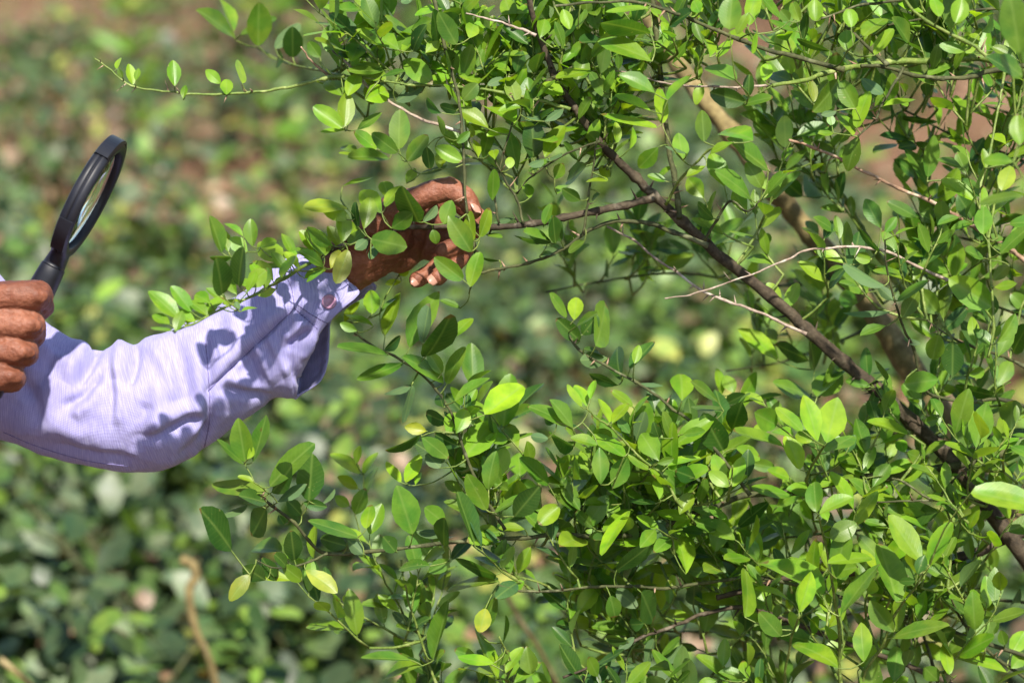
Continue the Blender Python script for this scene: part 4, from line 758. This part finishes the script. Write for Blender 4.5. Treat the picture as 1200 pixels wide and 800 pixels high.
mse, nt, b, out = mat('seam_thread'); nt.links.new(ramp(nt, noise_(nt, 900, 2), [(.35,(.075,.062,.16)),(.65,(.17,.15,.31))]), b.inputs['Base Color']); b.inputs['Roughness'].default_value = .9
for line in ([(244,458),(345,361)],[(345,361),(358,373),(372,385)],[(334,318),(342,340),(345,361)],[(241,402),(244,440),(246,488),(239,526)],[(4,506),(45,523),(100,539),(150,546)],[(349,357),(364,368),(384,379)],[(398,322),(414,341)]):
    pts = []                                                     # stitched seams lying in the cloth
    for q in spline(line, 14):
        h, n_ = shirt_surface(q[0], q[1])
        if h is not None and (Vector(h)-CAM).dot(FWD) < D+.12 and (not pts or (Vector(h)-pts[-1]).length < .02): pts.append(Vector(h)+Vector(n_)*.0001)
    if len(pts) > 3: V, F = tube(pts, [.00042*(1+.35*math.sin(i*2.1)) for i in range(len(pts))], 5); mesh_obj('seam', V, F, mse, shirt_o)
def rest_of_clothes():
    mt, nt, b, out = mat('grey_trousers'); nt.links.new(ramp(nt, noise_(nt, 60, 4), [(.3,(.045,.045,.05)),(.7,(.08,.08,.085))]), b.inputs['Base Color']); b.inputs['Roughness'].default_value = .9
    bm = bmesh.new()
    for s in (1,-1):
        hip = PEL+Vector((0,s*.09,-.02)); kn = Vector((hip.x+.07, hip.y, .46)); an = Vector((hip.x-.03, hip.y, .10)); chain(bm, [(PEL+Vector((0,s*.07,.03)),.112),(hip,.108),(kn,.075),(an,.062)])
    tm = fuse(bm, .008, 5); o = mesh_obj('trousers', [v.co+v.normal*.006*noise.noise(v.co*14) for v in tm.vertices], [tuple(p.vertices) for p in tm.polygons], mt, person)
    mh, nt, b, out = mat('black_hair'); nt.links.new(ramp(nt, noise_(nt, 220, 4), [(.3,(.008,.007,.006)),(.7,(.03,.026,.022))]), b.inputs['Base Color']); b.inputs['Roughness'].default_value = .5
    bm = bmesh.new(); capsule(bm, HD+Vector((-.03,0,.035)), .088, HD+Vector((-.045,0,-.02)), .07); capsule(bm, HD+Vector((.0,0,.06)), .07, HD+Vector((.03,0,.065)), .055)
    tm = fuse(bm, .005, 3); mesh_obj('hair', [v.co+v.normal*.004*noise.noise(v.co*70) for v in tm.vertices], [tuple(p.vertices) for p in tm.polygons], mh, person)
    me_, nt, b, out = mat('eye'); nt.links.new(ramp(nt, noise_(nt, 30), [(.4,(.03,.02,.015)),(.6,(.05,.03,.02))]), b.inputs['Base Color']); b.inputs['Roughness'].default_value = .1
    for s in (1,-1):
        bm = bmesh.new(); capsule(bm, HD+Vector((.071,s*.03,.004)), .0105, HD+Vector((.073,s*.03,.004)), .0105); m2 = bpy.data.meshes.new('eye'); bm.to_mesh(m2); bm.free(); m2.materials.append(me_); link(bpy.data.objects.new('eye', m2), person)
    ms, nt, b, out = mat('brown_leather'); nt.links.new(ramp(nt, noise_(nt, 80, 4), [(.3,(.05,.03,.02)),(.7,(.10,.065,.04))]), b.inputs['Base Color']); b.inputs['Roughness'].default_value = .6
    for s in (1,-1):
        h = PEL+Vector((0,s*.09,-.02)); a = Vector((h.x-.03, h.y, .085)); bm = bmesh.new(); chain(bm, [(a+Vector((-.02,0,0)),.046),(a+Vector((-.02,0,-.04)),.044),(a+Vector((.07,0,-.045)),.042),(a+Vector((.14,0,-.05)),.036)])
        tm = fuse(bm, .005, 4); mesh_obj('shoe', [(v.co.x, v.co.y, max(v.co.z, ground_z(a.x,a.y)-.01)) for v in tm.vertices], [tuple(p.vertices) for p in tm.polygons], ms, person)
rest_of_clothes()

# ------------------------------------------------------------------ magnifying glass
def magnifier():
    # axes: A along the handle to the top of the ring, X out of the lens face (right, down, a little to the camera)
    c = P(104, 232, -.045); top = P(137, 168, -.045); A = (top-c).normalized()
    ximg = (P(104+89, 232+46, -.045)-c).normalized(); ximg = (ximg-A*ximg.dot(A)).normalized()
    th = math.radians(0.5); X = (ximg*math.cos(th) - FWD*math.sin(th)); X = (X-A*X.dot(A)).normalized(); Y = X.cross(A).normalized()
    base = empty('magnifying_glass', c); M = Matrix((Y, A, X)).transposed().to_4x4(); M.translation = c; base.matrix_world = M
    tag(base, 'black plastic magnifying glass held upright in the fist', 'magnifying glass')
    mb, nt, b, out = mat('black_plastic'); pos = N(nt, 'ShaderNodeNewGeometry').outputs['Position']; n1 = noise_(nt, 300, 3, .6, pos); n0 = noise_(nt, 40, 3, .5, pos)
    nt.links.new(ramp(nt, n0, [(.3,(.005,.006,.009)),(.7,(.012,.013,.019))]), b.inputs['Base Color']); nt.links.new(math_(nt,'ADD',.34,math_(nt,'MULTIPLY',n0,.25)), b.inputs['Roughness']); b.inputs['Specular IOR Level'].default_value = .3; bump(nt, n1, .12, .0003, b)
    mg, nt, b, out = mat('clear_glass'); b.inputs['Base Color'].default_value = (.93,.98,.97,1); b.inputs['Roughness'].default_value = .01; b.inputs['Transmission Weight'].default_value = 1; b.inputs['IOR'].default_value = 1.5
    Ro = .0490; Ri = .0400; h = .0064
    prof = [(Ri,-h*.55),(Ri+.0012,-h*.9),(Ro-.003,-h),(Ro-.0008,-h*.8),(Ro,-h*.35),(Ro,-h*.04),(Ro-.0007,-h*.03),(Ro-.0007,h*.03),(Ro,h*.04),(Ro,h*.35),(Ro-.0008,h*.8),(Ro-.003,h),(Ri+.0012,h*.9),(Ri,h*.55)]
    n = 96; V = []; F = []; m = len(prof)
    for i in range(n):
        a = 2*math.pi*i/n
        for r, z in prof: V.append((r*math.sin(a), r*math.cos(a), z))
    for i in range(n):
        for k in range(m): F.append((i*m+k, i*m+(k+1)%m, ((i+1)%n)*m+(k+1)%m, ((i+1)%n)*m+k))
    ring = mesh_obj('rim', V, F, mb, base)
    # raised clip bands on the rim, with the joints seen in the plastic
    for a0, a1, lab in ((-1.15,.85,None),(2.0,2.65,None)):
        V = []; F = []; k = 24; pr = [(Ro-.001,-h*.92),(Ro+.0013,-h*.78),(Ro+.0013,h*.78),(Ro-.001,h*.92)]
        for i in range(k+1):
            a = a0+(a1-a0)*i/k
            for r, z in pr: V.append((r*math.sin(a), r*math.cos(a), z))
        for i in range(k):
            for j in range(3): F.append((i*4+j, i*4+j+1, (i+1)*4+j+1, (i+1)*4+j))
        F += [(0,1,2,3), (k*4+3,k*4+2,k*4+1,k*4)]
        mesh_obj('clip_band', V, F, mb, ring, False)
    # lens: thin biconvex disc
    V = []; F = []; rings = 14; seg = 64
    for side in (1,-1):
        o = len(V); V.append((0,0,side*.0042))
        for j in range(1, rings+1):
            r = (Ri+.0006)*j/rings
            for i in range(seg): a = 2*math.pi*i/seg; V.append((r*math.sin(a), r*math.cos(a), side*(.0006+.0036*(1-(j/rings)**2))))
        for i in range(seg):
            q = (o, o+1+i, o+1+(i+1)%seg); F.append(q if side < 0 else q[::-1])
        for j in range(rings-1):
            for i in range(seg):
                a = o+1+j*seg+i; b_ = o+1+j*seg+(i+1)%seg; q = (a, a+seg, b_+seg, b_); F.append(q if side < 0 else q[::-1])
    r1 = 1+(rings-1)*seg; r2 = r1+1+rings*seg
    for i in range(seg): F.append((r1+i, r1+(i+1)%seg, r2+(i+1)%seg, r2+i))
    mesh_obj('lens', V, F, mg, base)
    # collar and handle: swelling neck, flat-oval grip running down into the fist
    def oval(stations, name, parent, sides=28):
        V = []; F = []
        for y, wx, wz in stations:
            for i in range(sides):
                a = 2*math.pi*i/sides; ca, sa = math.cos(a), math.sin(a); V.append((wx*math.copysign(abs(ca)**.8, ca), y, wz*math.copysign(abs(sa)**.8, sa)))
        for j in range(len(stations)-1):
            for i in range(sides): F.append((j*sides+i, j*sides+(i+1)%sides, (j+1)*sides+(i+1)%sides, (j+1)*sides+i))
        F.append(tuple(range(sides))); F.append(tuple(range((len(stations)-1)*sides, len(stations)*sides))[::-1])
        return mesh_obj(name, V, F, mb, parent)
    col = oval([(-.0445,.0175,.0062),(-.050,.0150,.0072),(-.0545,.0125,.0080),(-.0570,.0118,.0085)], 'collar', base)
    oval([(-.0572,.0122,.0088),(-.0580,.0126,.0092),(-.066,.0122,.0098),(-.078,.0122,.0104),(-.095,.0118,.0106),(-.115,.0108,.0104),(-.140,.0108,.0104),(-.162,.0100,.0100),(-.170,.0070,.0072),(-.172,.002,.002)], 'handle', base)
magnifier()
